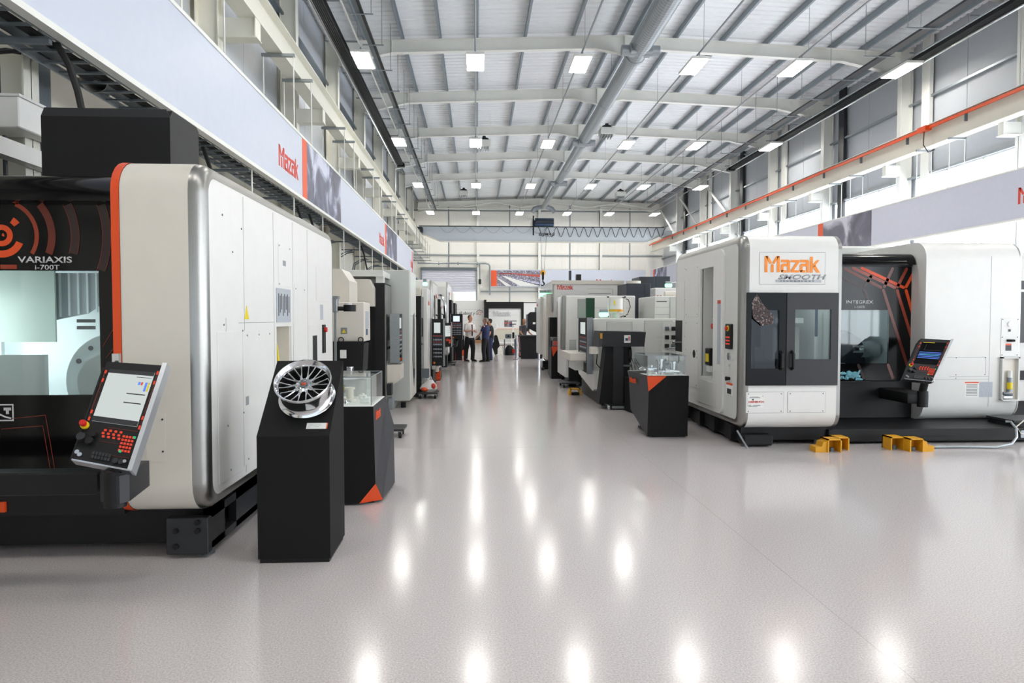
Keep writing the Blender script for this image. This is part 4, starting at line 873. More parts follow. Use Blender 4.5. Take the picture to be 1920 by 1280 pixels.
MB().box(3.67, 4.54, 8.717, 8.719, 2.14, 2.55).build('name_panel', white, K)
mb = MB(); mb.box(3.665, 4.545, 8.718, 8.7195, 2.135, 2.555); mb.build('panel_seam', sm, K)
logo(0.215, orangeglow, K, (3.735, 8.714, 2.292), (1, 0, 0), (0, 0, 1))
text('SMOOTH', 0.062, mat('silver badge', rgb(158, 160, 165), 0.35, 0.3), K, (3.91, 8.714, 2.205), (1, 0, 0), (0, 0, 1), ws=1.72, shear=0.3, fat=0.02, name='badge', depth=0.003)
MB().box(3.885, 4.49, 8.708, 8.716, 2.168, 2.196, b=0.003).build('badge_bar', mat('silver bar', rgb(160, 162, 166), 0.3, 0.6), K); text('TECHNOLOGY', 0.016, inkdark, K, (3.94, 8.707, 2.174), (1, 0, 0), (0, 0, 1), ws=1.8, fat=0.02, space=2.0)
for a in ((3.51, 4.01, 0.46, 0.73), (4.07, 4.57, 0.46, 0.73)):
    MB().box(a[0]-0.004, a[1]+0.004, 8.7175, 8.7185, a[2]-0.004, a[3]+0.004).build('panel_seam', sm, K); MB().box(a[0], a[1], 8.715, 8.719, a[2], a[3], b=0.001).build('access_panel', white, K)
    screws(K, [(x, 8.715, z) for x in (a[0]+0.03, a[1]-0.03) for z in (a[2]+0.02, a[3]-0.02)], '-y')
MB().box(3.53, 3.74, 8.711, 8.714, 0.53, 0.69).build('supplier_label', paper, K); text('HAINBUCH', 0.024, red, K, (3.54, 8.71, 0.595), (1, 0, 0), (0, 0, 1), ws=1.2, fat=0.03)
stuff(face(K, 'label_ink', inkdark, 'y', 8.711, -0.001, [(3.55, 3.7, 0.655, 0.66), (3.56, 3.68, 0.668, 0.673), (3.54, 3.58, 0.555, 0.562), (3.6, 3.7, 0.555, 0.562), (3.54, 3.66, 0.54, 0.546)])); face(K, 'label_mark', red, 'y', 8.711, -0.001, [(3.725, 3.735, 0.675, 0.685)]); MB().tube([(3.6, 8.71, 0.635), (3.6, 8.712, 0.635)], 0.012, 10).build('label_mark', inkdark, K)
# black base under the front box
B(K, 'base_block', black, 3.55, 4.72, 8.95, 11.6, 0.06, 0.26); B(K, 'base_block', black, 3.5, 3.9, 8.75, 8.95, 0.02, 0.16, b=0.02); B(K, 'side_base', black, 3.52, 3.56, 8.9, 11.9, 0.04, 0.28)
for k in range(4): B(K, 'base_rib', black, 3.46, 3.52, 9.1+0.65*k, 9.35+0.65*k, 0.05, 0.25)
MB().cyl((3.42, 8.78, 0.22), (3.52, 8.66, 0.0), 0.012, 6).build('prop_rod', galv, K)
for p in ((3.55, 8.85), (4.6, 8.95), (5.8, 9.0), (7.6, 9.0)): MB().cyl((p[0], p[1], 0), (p[0], p[1], 0.06), 0.05, 12).build('levelling_foot', galvd, K)
# the INTEGREX body
fy = 9.95
plate('y', fy, rc(4.79, 6.52, 0.76, 2.49), [rc(5.15, 6.18, 1.02, 1.82)], 0.03, 'sliding_door', blackgloss, K)
B(K, 'window_glass', glasstint, 5.13, 6.2, fy+0.031, fy+0.036, 1.0, 1.84)
prof = [(fy-0.12+0.17*(1-math.cos(a)), 2.49+0.17*math.sin(a)) for a in [PI/2*k/8 for k in range(9)]]+[(10.6, 2.66), (10.6, 2.49)]
MB().prism(prof, 'x', 4.79, 6.50).build('top_visor', blackgloss, K, smooth=True); B(K, 'visor_lip', darkgrey, 4.79, 6.52, fy-0.02, fy, 2.47, 2.49)
B(K, 'lower_front', black, 4.79, 6.52, fy-0.06, 10.4, 0.2, 0.76, b=0.01); B(K, 'base_frame', black, 4.72, 8.1, 8.9, 12.4, 0.03, 0.2, b=0.01)
MB().box(5.7, 6.5, 8.885, 8.9, 0.05, 0.1).build('base_slot', rubber, K); MB().box(7.4, 7.47, 8.88, 8.9, 0.07, 0.17).build('vent_plate', galv, K)
iw = MB(); iw.box(4.9, 6.4, 11.2, 11.22, 0.8, 2.3); iw.box(4.88, 4.9, 10.0, 11.2, 0.8, 2.3); iw.box(6.4, 6.42, 10.0, 11.2, 0.8, 2.3); iw.box(4.9, 6.4, 10, 11.2, 0.8, 0.82); iw.box(4.9, 6.4, 10, 11.2, 2.3, 2.32); iw.build('interior_lining', card, K)
B(K, 'work_light', workm, 5.42, 5.56, 10.9, 10.95, 0.95, 1.9); MB().tube([(6.38, 10.6, 1.2), (6.1, 10.6, 1.2), (6.1, 10.6, 1.2), (5.98, 10.6, 1.2)], [0.14, 0.14, 0.07, 0.06], 20).build('spindle_chuck', chrome, K, smooth=True)
MB().prism([(5.6, 0.84), (6.3, 0.84), (6.2, 1.35), (5.95, 1.5), (5.7, 1.3)], 'y', 10.7, 11.1).build('turret', slate, K)
mb = MB(); e = fy-0.003
def IP(px_, py_): return (5.314+(px_-1560)*0.00865, 2.785-(py_-460)*0.00803)
def Z3(x, yy): return IP(1560+x/3.2, 460+yy/3.2)
def lines(L, w, m):
    mb = MB(); strip(mb, [(Z3(*a), Z3(*b)) for a, b in L], w, e, 0.002); mb.build('stripe_graphic', m, K)
lines([((160, 135), (400, 250)), ((470, 135), (415, 245)), ((415, 268), (474, 470))], 0.045, orange)
lines([((110, 135), (350, 250)), ((415, 140), (366, 245)), ((364, 268), (474, 620))], 0.045, rust2)
lines([((65, 140), (270, 250)), ((335, 138), (290, 245)), ((284, 266), (438, 740)), ((320, 714), (348, 790))], 0.045, rust)
lines([((60, 195), (160, 250)), ((212, 185), (178, 245)), ((176, 266), (203, 330)), ((150, 714), (182, 790))], 0.045, brown)
text('INTEGREX', 0.05, textgrey, K, (5.51, e, 1.915), (1, 0, 0), (0, 0, 1), ws=1.28, fat=0.018); text('i-200S', 0.034, textgrey, K, (5.64, e, 1.85), (1, 0, 0), (0, 0, 1), ws=1.35, fat=0.01)
cap, xr = shell(K, 6.52, 7.93, 9.62, 12.4, 0.19, 2.82, 0.26, white, 0.07, brushed, 1, name='right_cover')
MB().prism(rrect(9.74, 12.28, 0.31, 2.7, 0.16), 'x', xr-0.01, xr).build('end_panel', white, K)
f = 9.62
face(K, 'panel_seam', sm, 'y', f, -0.0015, [(7.5, 7.505, 0.4, 2.6), (6.9, 7.5, 0.84, 0.845), (6.55, 7.5, 0.80, 0.804), (6.86, 7.45, 1.125, 1.13), (7.45, 7.454, 0.88, 1.13)])
screws(K, [(x, f, z) for x, z in ((7.0, 1.12), (7.44, 1.12), (7.0, 0.87), (7.44, 0.87), (7.0, 0.82))], '-y')
MB().box(7.67, 7.94, f-0.005, f, 1.14, 1.70, b=0.002).build('gauge_panel', white, K); screws(K, [(x, f-0.005, z) for x in (7.69, 7.92) for z in (1.16, 1.42, 1.68)], '-y')
MB().cyl((7.8, f-0.005, 1.61), (7.8, f-0.02, 1.61), 0.035, 16).build('pressure_gauge', chrome, K); MB().box(7.78, 7.81, f-0.012, f-0.005, 1.5, 1.535).build('small_plate', inkdark, K); MB().tube([(7.76, f-0.005, 1.37), (7.8, f-0.05, 1.37), (7.84, f-0.05, 1.37)], 0.018, 8).build('black_knob', black, K)
face(K, 'warning_label', orangep, 'y', f-0.005, -0.002, [(7.74, 7.83, 1.30, 1.325)]); face(K, 'warning_label', inkdark, 'y', f-0.005, -0.002, [(7.74, 7.83, 1.22, 1.30)])
MB().box(7.665, 7.935, f-0.004, f-0.001, 0.50, 1.13).build('recess_back', cream, K)
mb = MB(); mb.box(7.665, 7.69, f-0.05, f, 0.5, 1.13); mb.box(7.91, 7.935, f-0.05, f, 0.5, 1.13); mb.box(7.665, 7.935, f-0.05, f, 1.11, 1.13); mb.box(7.665, 7.935, f-0.08, f, 0.49, 0.51); mb.build('recess_frame', offw, K)
MB().cyl((7.79, f-0.04, 0.62), (7.79, f-0.04, 0.83), 0.033, 14).build('oil_bottle', galv, K); MB().cyl((7.79, f-0.04, 0.66), (7.79, f-0.04, 0.76), 0.035, 14).build('bottle_label', yellowb, K); MB().cyl((7.79, f-0.04, 0.83), (7.79, f-0.04, 0.93), 0.03, 14).build('bottle_top', paper, K)
MB().box(7.68, 7.83, f-0.07, f-0.01, 0.52, 0.57, b=0.01).build('pump_block', chrome, K); MB().cyl((7.68, f-0.05, 0.6), (7.82, f-0.05, 0.58), 0.022, 8).build('pump_pipe', galvd, K)
face(K, 'warning_label', orangep, 'y', f, -0.002, [(7.14, 7.35, 0.745, 0.765)]); face(K, 'notice_label', paper, 'y', f, -0.002, [(7.14, 7.35, 0.54, 0.745)]); face(K, 'notice_label', greylabel, 'y', f, -0.002, [(7.36, 7.56, 0.54, 0.765)])
face(K, 'label_ink', inkdark, 'y', f-0.002, -0.001, [(7.16, 7.33, 0.565+0.022*i, 0.573+0.022*i) for i in range(8)])
B(K, 'rear_body', offw, 4.8, 7.2, 11.4, 12.6, 0.2, 2.93, b=0.03)
pendant(K, Q((5.82, 9.0, 0.875), (6.225, 9.0, 0.835), (6.28, 9.35, 1.41), (6.74, 9.35, 1.395)), 0.07, 'far')
MB().box(6.0, 6.32, 9.2, 9.92, 0.50, 0.66, b=0.03, seg=2).build('swing_arm', black, K, smooth=True); MB().cyl((6.22, 9.2, 0.46), (6.22, 9.2, 0.68), 0.07, 16).build('arm_pivot', black, K, smooth=True); MB().cyl((6.22, 9.2, 0.68), (6.2, 9.12, 0.84), 0.05, 14).build('panel_neck', rubber, K)
# rag
rg = MB(); rs = random.Random(4)
for k in range(9): rg.sphere((5.40+0.03*k+rs.uniform(-.02, .02), 9.82+rs.uniform(-.02, .02), 0.80+rs.uniform(0, .05)+(0.04 if k % 3 == 1 else 0)), rs.uniform(.03, .05), 0.03, rs.uniform(.02, .04), 8)
for v in rg.bm.verts: v.co += Vector((rs.uniform(-.008, .008), rs.uniform(-.008, .008), rs.uniform(-.008, .008)))
rg.tube([(5.55, 9.82, 0.82), (5.62, 9.8, 0.86), (5.66, 9.8, 0.93)], [0.03, 0.025, 0.01], 6); rg.tube([(5.6, 9.82, 0.8), (5.7, 9.8, 0.79)], [0.03, 0.012], 6)
rg.one('rag', teal, 'pale teal rag bunched on the ledge below the black sliding door', 'rag', (5.52, 9.82, 0.77), smooth=True)
MB().box(5.3, 5.8, 9.78, 9.9, 0.755, 0.77).build('door_ledge', black, K)
# yellow clamps
def clamp(x, y, s, lab):
    t = thing('machine_clamp', lab, 'clamp', (x, y, 0), 'yellow clamps at the foot of the right machine')
    for k, (dx, dy) in enumerate(((0, 0.0), (s*0.17, 0.13))):
        mb = MB(); x0 = x+dx; y0 = y+dy
        mb.box(x0-0.09, x0-0.075, y0-0.08, y0+0.12, 0, 0.17); mb.box(x0+0.075, x0+0.09, y0-0.08, y0+0.12, 0, 0.17); mb.box(x0-0.09, x0+0.09, y0-0.08, y0+0.12, 0.155, 0.17); mb.box(x0-0.09, x0+0.09, y0+0.1, y0+0.12, 0, 0.17)
        mb.build('bracket', yellow, t)
        MB().cyl((x0, y0, 0), (x0, y0, 0.05), 0.03, 8).build('bolt', galvd, t)
    MB().prism([(x-s*0.09, 0), (x-s*0.24, 0), (x-s*0.24, 0.07), (x-s*0.16, 0.07), (x-s*0.14, 0.13), (x-s*0.09, 0.14)], 'y', y-0.06, y+0.1).build('toe', yellow, t)
clamp(4.52, 8.44, 1, 'yellow steel clamp on the floor under the front box of the right machine')
clamp(5.58, 8.42, -1, 'yellow steel clamp on the floor with a grey hose leading to it')
t = thing('grey_hose', 'thin grey hose curving from the right clamp along the machine foot', 'hose', (6.5, 8.5, 0))
MB().tube([(5.75, 8.55, 0.02), (6.3, 8.55, 0.02), (6.75, 8.5, 0.02), (7.0, 8.55, 0.05), (7.15, 8.65, 0.12), (7.22, 8.75, 0.22), (7.2, 8.82, 0.3), (7.15, 8.85, 0.3)], 0.016, 8).build('hose', galv, t, smooth=True)
t = thing('floor_cabinet', 'low black cabinet with coiled cable at the right edge', 'cabinet', (7.8, 9.2, 0))
B(t, 'body', black, 7.4, 9.2, 9.0, 9.5, 0.02, 0.26, b=0.01); B(t, 'top', darkgrey, 7.38, 9.2, 8.98, 9.5, 0.26, 0.29)
MB().tube([(7.5, 8.95, 0.3), (7.35, 8.9, 0.22), (7.4, 8.88, 0.13), (7.6, 8.87, 0.09), (7.9, 8.87, 0.08)], 0.008, 6).build('cable', cream, t, smooth=True); MB().box(7.55, 7.62, 8.97, 8.99, 0.05, 0.09).build('spring', galv, t)
t = thing('machine_tool', 'white machine with a dark window just beyond the right-hand cover', 'machine', (9.9, 12, 0))
B(t, 'body', white, 8.55, 12, 10.6, 13, 0.35, 2.75, b=0.04, seg=2); B(t, 'base', black, 8.6, 12, 10.8, 13, 0.0, 0.35); B(t, 'window', blackgloss, 8.62, 9.6, 10.58, 10.6, 1.3, 2.3); B(t, 'window_frame', offw, 8.6, 9.6, 10.57, 10.6, 2.12, 2.16); B(t, 'lower_trim', black, 8.56, 9.6, 10.57, 10.6, 0.7, 0.85)

# ================================================================ PEDESTALS AND CASES
ped = thing('display_pedestal', 'tall matt black pedestal with a sloping top under the car wheel', 'pedestal', (-1.26, 5.0, 0))
MB().prism([(4.755, 0.03), (4.755, 0.885), (5.27, 1.375), (5.27, 0.03)], 'x', -1.515, -1.02).build('body', blackmatt, ped)
B(ped, 'plinth', black, -1.505, -1.03, 4.765, 5.26, 0, 0.03)
nrm = Vector((0, -0.49, 0.515)).normalized(); upv = Vector((0, 0.515, 0.49)).normalized()
P0 = Vector((-1.10, 4.80, 0.928)) + nrm*0.0005
t = thing('name_card', 'small white card with an orange edge on the sloping pedestal', 'card', tuple(P0))
q = Q(P0+Vector((-0.09, 0, 0)), P0+Vector((0.055, 0, 0)), P0+Vector((-0.09, 0, 0))+upv*0.05, P0+Vector((0.055, 0, 0))+upv*0.05)
mb = MB(); q.slab(mb, 0, 0.94, 0, 1, 0, 0.002); mb.build('card', paper, t); mb = MB(); q.slab(mb, 0.94, 1, 0, 1, 0, 0.002); mb.build('orange_edge', orangep, t)
mb = MB(); q.slab(mb, 0.1, 0.7, 0.62, 0.66, 0.002, 0.003); q.slab(mb, 0.08, 0.2, 0.3, 0.34, 0.002, 0.003); q.slab(mb, 0.4, 0.6, 0.3, 0.34, 0.002, 0.003); mb.build('printed_lines', greylabel, t)
# alloy wheel
wc = Vector((-1.225, 5.0, 1.118)) + nrm*0.012
M = Matrix.Translation(wc) @ Matrix([(1, 0, 0, 0), (0, upv.y, nrm.y, 0), (0, upv.z, nrm.z, 0), (0, 0, 0, 1)])
wh = thing('alloy_wheel', 'polished alloy car wheel with many thin spokes on the pedestal', 'wheel', tuple(wc))
R = 0.198
MB().lathe([(R-0.008, 0.0), (R, 0.003), (R+0.002, 0.012), (R-0.006, 0.02), (R-0.02, 0.03), (R-0.028, 0.06), (R-0.03, 0.13), (R-0.02, 0.155), (R-0.006, 0.165), (R+0.002, 0.175), (R, 0.188), (R-0.008, 0.19), (R-0.016, 0.178), (R-0.024, 0.165), (R-0.036, 0.14), (R-0.038, 0.06), (R-0.03, 0.02)], M, 64, closed=True).build('rim', wheelm, wh, smooth=True, ang=40)
mb = MB(); mb.lathe([(0.0, 0.10), (0.058, 0.10), (0.062, 0.12), (0.058, 0.138), (0.03, 0.142), (0.0, 0.142)], M, 32); mb.build('hub', wheelm, wh, smooth=True)
def wp(r, a, h): return M @ Vector((r*math.cos(a), r*math.sin(a), h))
for k in range(10):
    a = 2*PI*k/10+0.1; mb = MB()
    mb.tube([wp(0.05, a, 0.13), wp(0.078, a, 0.134)], [0.016, 0.011], 8)
    for s in (-1, 1): mb.tube([wp(0.072, a, 0.133), wp(0.1, a+s*0.09, 0.137), wp(0.14, a+s*0.14, 0.145), wp(0.170, a+s*0.155, 0.155)], [0.0075, 0.006, 0.005, 0.0055], 8)
    mb.build('spoke', wheelm, wh, smooth=True)
for k in range(5):
    a = 2*PI*k/5+0.3; MB().cyl(wp(0.042, a, 0.138), wp(0.042, a, 0.152), 0.009, 8).build('lug_nut', wheelm, wh)
mb = MB(); mb.lathe([(0.0, 0.145), (0.026, 0.145), (0.028, 0.148), (0.0, 0.149)], M, 24); cp = mb.build('centre_cap', galvd, wh)
q0 = wp(0, 0, 0.1495)
text('M', 0.028, orange, cp, q0+Vector((-0.016, 0, 0))-upv*0.014, (1, 0, 0), tuple(upv), ws=1.1, fat=0.03)
def case(name, lab, x0, x1, y0, y1, h, gh, cut, cx0=0.0, tri='bottom', gin=0.0, logo_side=1, side=graphite, h2=None):
    """faceted black display case; cut = sideways lean of the aisle-side facets"""
    t = thing(name, lab, 'display case', ((x0+x1)/2, (y0+y1)/2, 0))
    return t
# left glass case (orange triangle at the foot)
cs = thing('display_case', 'black display case with glass top and orange triangle at its foot', 'display case', (-1.2, 6.6, 0))
a = [(-1.75, 6.2, 0.9), (-0.93, 6.2, 0.9), (-0.905, 6.75, 0.9), (-1.75, 6.75, 0.9)]
P = {'tfl': (-1.75, 6.2, 0.9), 'tfr': (-0.935, 6.2, 0.9), 'trr': (-0.93, 7.0, 0.9), 'trl': (-1.75, 7.0, 0.9), 'mid': (-0.92, 6.2, 0.2), 'bm': (-0.875, 6.33, 0.02), 'bl': (-1.07, 6.2, 0.02), 'bfl': (-1.75, 6.2, 0.02), 'brr': (-0.84, 6.98, 0.02), 'mr': (-0.85, 7.0, 0.62), 'brl': (-1.75, 7.0, 0.02)}
mb = MB(); v = {k: mb.bm.verts.new(p) for k, p in P.items()}
for f_ in (('tfl', 'bfl', 'bl', 'mid', 'tfr'), ('bfl', 'tfl', 'trl', 'brl'), ('trl', 'trr', 'mr', 'brr', 'brl'), ('tfl', 'tfr', 'trr', 'trl')): mb.bm.faces.new([v[k] for k in f_])
mb.build('cabinet', blackmatt, cs)
mb = MB(); v = {k: mb.bm.verts.new(p) for k, p in P.items()}
for f_ in (('tfr', 'mid', 'bm', 'mr', 'trr'), ('bm', 'brr', 'mr')): mb.bm.faces.new([v[k] for k in f_])
mb.build('side_facet', graphite, cs)
mb = MB(); mb.face([Vector(P['mid'])+Vector((0.002, -0.004, 0)), Vector(P['bl'])+Vector((0.002, -0.004, 0)), Vector(P['bm'])+Vector((0.002, -0.004, 0))]); mb.build('orange_triangle', orange, cs)
B(cs, 'plinth', black, -1.7, -0.95, 6.3, 6.9, 0, 0.03); B(cs, 'display_shelf', paper, -1.74, -0.94, 6.21, 6.99, 0.9, 0.905)
logo(0.085, orange, cs, (-0.932, 6.32, 0.76), (0.0, 1, 0.0), (0, 0, 1), 0.006)
def glassbox(t, x0, x1, y0, y1, z0, z1, th=0.006):
    for nm, a in (('glass_pane', (x0, x1, y0, y0+th, z0, z1)), ('glass_pane', (x0, x1, y1-th, y1, z0, z1)), ('glass_pane', (x0, x0+th, y0+th, y1-th, z0, z1)), ('glass_pane', (x1-th, x1, y0+th, y1-th, z0, z1)), ('glass_top', (x0, x1, y0, y1, z1, z1+th))):
        B(t, nm, glass, *a)
    mb = MB(); e = 0.003
    for x in (x0, x1):
        for y_ in (y0, y1): mb.box(x-e, x+e, y_-e, y_+e, z0, z1)
    for y_ in (y0, y1): mb.box(x0, x1, y_-e, y_+e, z1, z1+0.008)
    for x in (x0, x1): mb.box(x-e, x+e, y0, y1, z1, z1+0.008)
    mb.build('glass_edge', galv, t)
glassbox(cs, -1.72, -0.96, 6.25, 6.95, 0.905, 1.16)
def partset(lst):
    for kind, x, y, z, s, lab, m in lst:
        t = thing('machined_part', lab, 'metal part', (x, y, z), None)
        if kind == 'shaft': MB().tube([(x-1.2*s, y, z+0.3*s), (x-.4*s, y, z+0.3*s), (x-.4*s, y, z+0.3*s), (x+.5*s, y, z+0.3*s), (x+.5*s, y, z+0.3*s), (x+1.2*s, y, z+0.3*s)], [.16*s, .16*s, .3*s, .3*s, .2*s, .2*s], 14).build('shaft', m, t, smooth=True)
        if kind == 'flange': MB().tube([(x, y, z), (x, y, z+.25*s), (x, y, z+.25*s), (x, y, z+1.1*s), (x, y, z+1.1*s), (x, y, z+1.3*s)], [.6*s, .6*s, .35*s, .35*s, .5*s, .5*s], 20).build('flange', m, t, smooth=True)
        if kind == 'block':
            MB().box(x-.6*s, x+.6*s, y-.35*s, y+.35*s, z, z+.7*s, b=0.08*s).build('block', m, t); MB().tube([(x, y, z+.7*s), (x, y, z+.95*s)], .28*s, 14).build('boss', m, t, smooth=True)
        if kind == 'propeller':
            MB().tube([(x, y, z), (x, y, z+.5*s)], [.3*s, .2*s], 14).build('hub', m, t, smooth=True)
            for k in range(5):
                a_ = 2*PI*k/5; MB().tube([(x+.2*s*math.cos(a_), y+.2*s*math.sin(a_), z+.2*s), (x+.6*s*math.cos(a_+.3), y+.6*s*math.sin(a_+.3), z+.3*s), (x+.9*s*math.cos(a_+.5), y+.9*s*math.sin(a_+.5), z+.25*s)], [.06*s, .22*s, .05*s], 8, ry=0.3).build('blade', m, t, smooth=True)
partset([('flange', -1.22, 6.62, 0.905, 0.1, 'pale turned part with a wide rim, tallest in the left glass case', cream), ('propeller', -1.42, 6.6, 0.905, 0.13, 'bladed aluminium part lying left in the near glass case', wheelm), ('block', -1.05, 6.45, 0.905, 0.07, 'white card block at the aisle corner of the near glass case', paper), ('shaft', -1.33, 6.35, 0.905, 0.06, 'small aluminium shaft at the front of the near glass case', wheelm), ('block', -1.12, 6.75, 0.905, 0.06, 'small white block at the back of the near glass case', paper), ('propeller', -1.22, 6.4, 0.905, 0.06, 'small bladed part in the middle of the near glass case', wheelm)])
# right near case (orange triangle at the top corner)
cs = thing('display_case', 'black display case with orange triangle at its top corner, beside the right machine', 'display case', (2.7, 10.0, 0))
P = {'tl': (2.30, 10.25, 0.9), 'tc': (2.40, 9.50, 0.88), 'tr': (2.68, 9.50, 0.88), 'k': (2.435, 9.55, 0.66), 'trr': (3.0, 9.50, 0.88), 'bc': (2.42, 9.55, 0.02), 'brr': (3.0, 9.55, 0.02), 'bl': (2.55, 10.5, 0.02), 'ml': (2.36, 10.35, 0.30), 'back': (3.0, 10.5, 0.88), 'backb': (3.0, 10.5, 0.02), 'tb': (2.34, 10.5, 0.88)}
mb = MB(); v = {k: mb.bm.verts.new(p) for k, p in P.items()}
for f_ in (('k', 'bc', 'brr', 'trr', 'tr'), ('trr', 'brr', 'backb', 'back'), ('tc', 'tr', 'trr', 'back', 'tb', 'tl'), ('back', 'backb', 'bl', 'tb')): mb.bm.faces.new([v[k] for k in f_])
mb.build('cabinet', blackmatt, cs)
mb = MB(); v = {k: mb.bm.verts.new(p) for k, p in P.items()}
for f_ in (('tl', 'ml', 'bc', 'k', 'tc'), ('ml', 'bl', 'bc'), ('tl', 'tb', 'bl', 'ml')): mb.bm.faces.new([v[k] for k in f_])
mb.build('side_facet', graphite, cs)
mb = MB(); mb.face([Vector(P[k])+Vector((-.002, -.004, 0)) for k in ('tc', 'k', 'tr')]); mb.build('orange_triangle', orange, cs)
B(cs, 'plinth', black, 2.5, 2.98, 9.6, 10.45, 0, 0.03); logo(0.075, orange, cs, (2.305, 10.15, 0.74), (0.13, -1, 0), (0, 0, 1), 0.01)
MB().prism([(2.33, 10.42), (2.42, 9.52), (2.98, 9.52), (2.98, 10.48)], 'z', 0.885, 0.89).build('display_shelf', paper, cs)
glassbox(cs, 2.42, 2.96, 9.55, 10.4, 0.89, 1.16)
partset([('flange', 2.72, 9.95, 0.89, 0.16, 'tall turned metal part near the middle of the right glass case', wheelm), ('flange', 2.85, 9.75, 0.89, 0.14, 'tallest slim turned part at the right of the right glass case', wheelm), ('shaft', 2.76, 9.68, 0.89, 0.13, 'long aluminium shaft lying at the front of the right glass case', wheelm), ('block', 2.55, 9.85, 0.89, 0.13, 'machined aluminium block at the left of the right glass case', wheelm), ('propeller', 2.62, 9.68, 0.89, 0.09, 'bladed metal part at the front of the right glass case', wheelm), ('propeller', 2.60, 10.15, 0.89, 0.17, 'large bladed part at the back of the right glass case', wheelm), ('block', 2.86, 10.2, 0.89, 0.14, 'metal block at the back right of the right glass case', galv), ('flange', 2.47, 9.65, 0.89, 0.05, 'small pinkish part at the left corner of the right glass case', cream)])

# ================================================================ MACHINES FURTHER DOWN THE HALL, LEFT
t = thing('loading_station', 'small cream loading station with a black box front, beside the left machine', 'machine', (-2.0, 10.3, 0))
MB().prism([(-2.9, 2.45), (-2.07, 2.45), (-1.95, 2.27), (-1.95, 0.9), (-2.9, 0.9)], 'y', 10.6, 11.3).build('upper_cover', cream, t)
MB().prism([(-2.6, 2.36), (-1.83, 2.36), (-1.76, 2.22), (-1.76, 1.9), (-2.6, 1.9)], 'y', 11.75, 12.2).build('rear_cover', cream, t)
B(t, 'cream_box', cream, -2.4, -1.63, 10.0, 10.55, 1.36, 1.93, b=0.01); B(t, 'side_label', greylabel, -1.63, -1.627, 10.1, 10.4, 1.55, 1.8); B(t, 'side_label', blueh, -1.63, -1.627, 10.15, 10.3, 1.45, 1.54)
MB().prism([(-2.4, 1.36), (-1.74, 1.36), (-1.63, 1.33), (-1.65, 0.93), (-2.4, 0.93)], 'y', 9.95, 10.4).build('black_hood', black, t)
B(t, 'warning_plate', galv, -1.965, -1.875, 9.995, 10.0, 1.47, 1.56); MB().prism([(-1.95, 1.485), (-1.89, 1.485), (-1.92, 1.54)], 'y', 9.99, 9.995).build('warning_triangle', yellowb, t)
for x in (-1.96, -1.68): MB().lathe([(0.03, -0.006), (0.042, -0.006), (0.042, 0.006), (0.03, 0.006)], Matrix.Translation((x, 9.98, 1.385)) @ Matrix.Rotation(PI/2, 4, 'X'), 16, closed=True).build('lifting_eye', rubber, t)
B(t, 'notice_label', paper, -1.97, -1.88, 9.945, 9.95, 1.12, 1.24)
MB().cyl((-1.95, 9.75, 0.86), (-1.95, 9.75, 0.9), 0.4, 32).build('round_table', offw, t, smooth=True); B(t, 'lower_cabinet', offw, -2.4, -1.53, 9.6, 10.5, 0.05, 0.86, b=0.02, seg=2); B(t, 'label_plate', greylabel, -1.93, -1.83, 9.595, 9.6, 0.66, 0.77); B(t, 'label_yellow', yellowb, -1.91, -1.85, 9.59, 9.595, 0.68, 0.76)
B(t, 'plinth', black, -2.35, -1.55, 9.7, 10.4, 0, 0.05)
for x, h in ((-1.78, 0.12), (-1.96, 0.09)):
    p = thing('steel_fixture', 'stack of turned steel rings on the round table, %s one' % ('taller' if h > 0.1 else 'shorter'), 'metal part', (x, 9.68, 0.9))
    MB().tube([(x, 9.68, 0.9+h*k/6) for k in (0, 1, 1, 2, 2, 3, 3, 4, 5, 6)], [0.055, 0.055, 0.045, 0.045, 0.055, 0.055, 0.048, 0.048, 0.055, 0.05], 18).build('rings', chrome, p, smooth=True)
t = thing('measuring_column', 'slim silver measuring column with a black round camera head', 'measuring device', (-2.03, 9.5, 0.9))
for dx in (-0.035, 0.02): B(t, 'rail', galv, -2.05+dx, -2.025+dx, 9.45, 9.5, 0.9, 1.9)
B(t, 'head', galv, -2.1, -1.98, 9.42, 9.54, 1.78, 1.98, b=0.01); B(t, 'cap', galv, -2.11, -1.97, 9.41, 9.55, 1.96, 2.0)
MB().tube([(-1.98, 9.48, 1.83), (-1.9, 9.48, 1.83)], 0.03, 10).build('neck', rubber, t); MB().cyl((-1.82, 9.48, 1.79), (-1.82, 9.48, 1.88), 0.085, 20).build('camera_head', black, t, smooth=True); MB().cyl((-1.84, 9.48, 1.88), (-1.84, 9.48, 1.9), 0.05, 16).build('lens_cap', paper, t)
MB().tube([(-2.08, 9.44, 1.95), (-2.12, 9.42, 1.8), (-2.12, 9.42, 1.0)], 0.012, 6).build('cable', rubber, t, smooth=True); t.location.x += 0.08

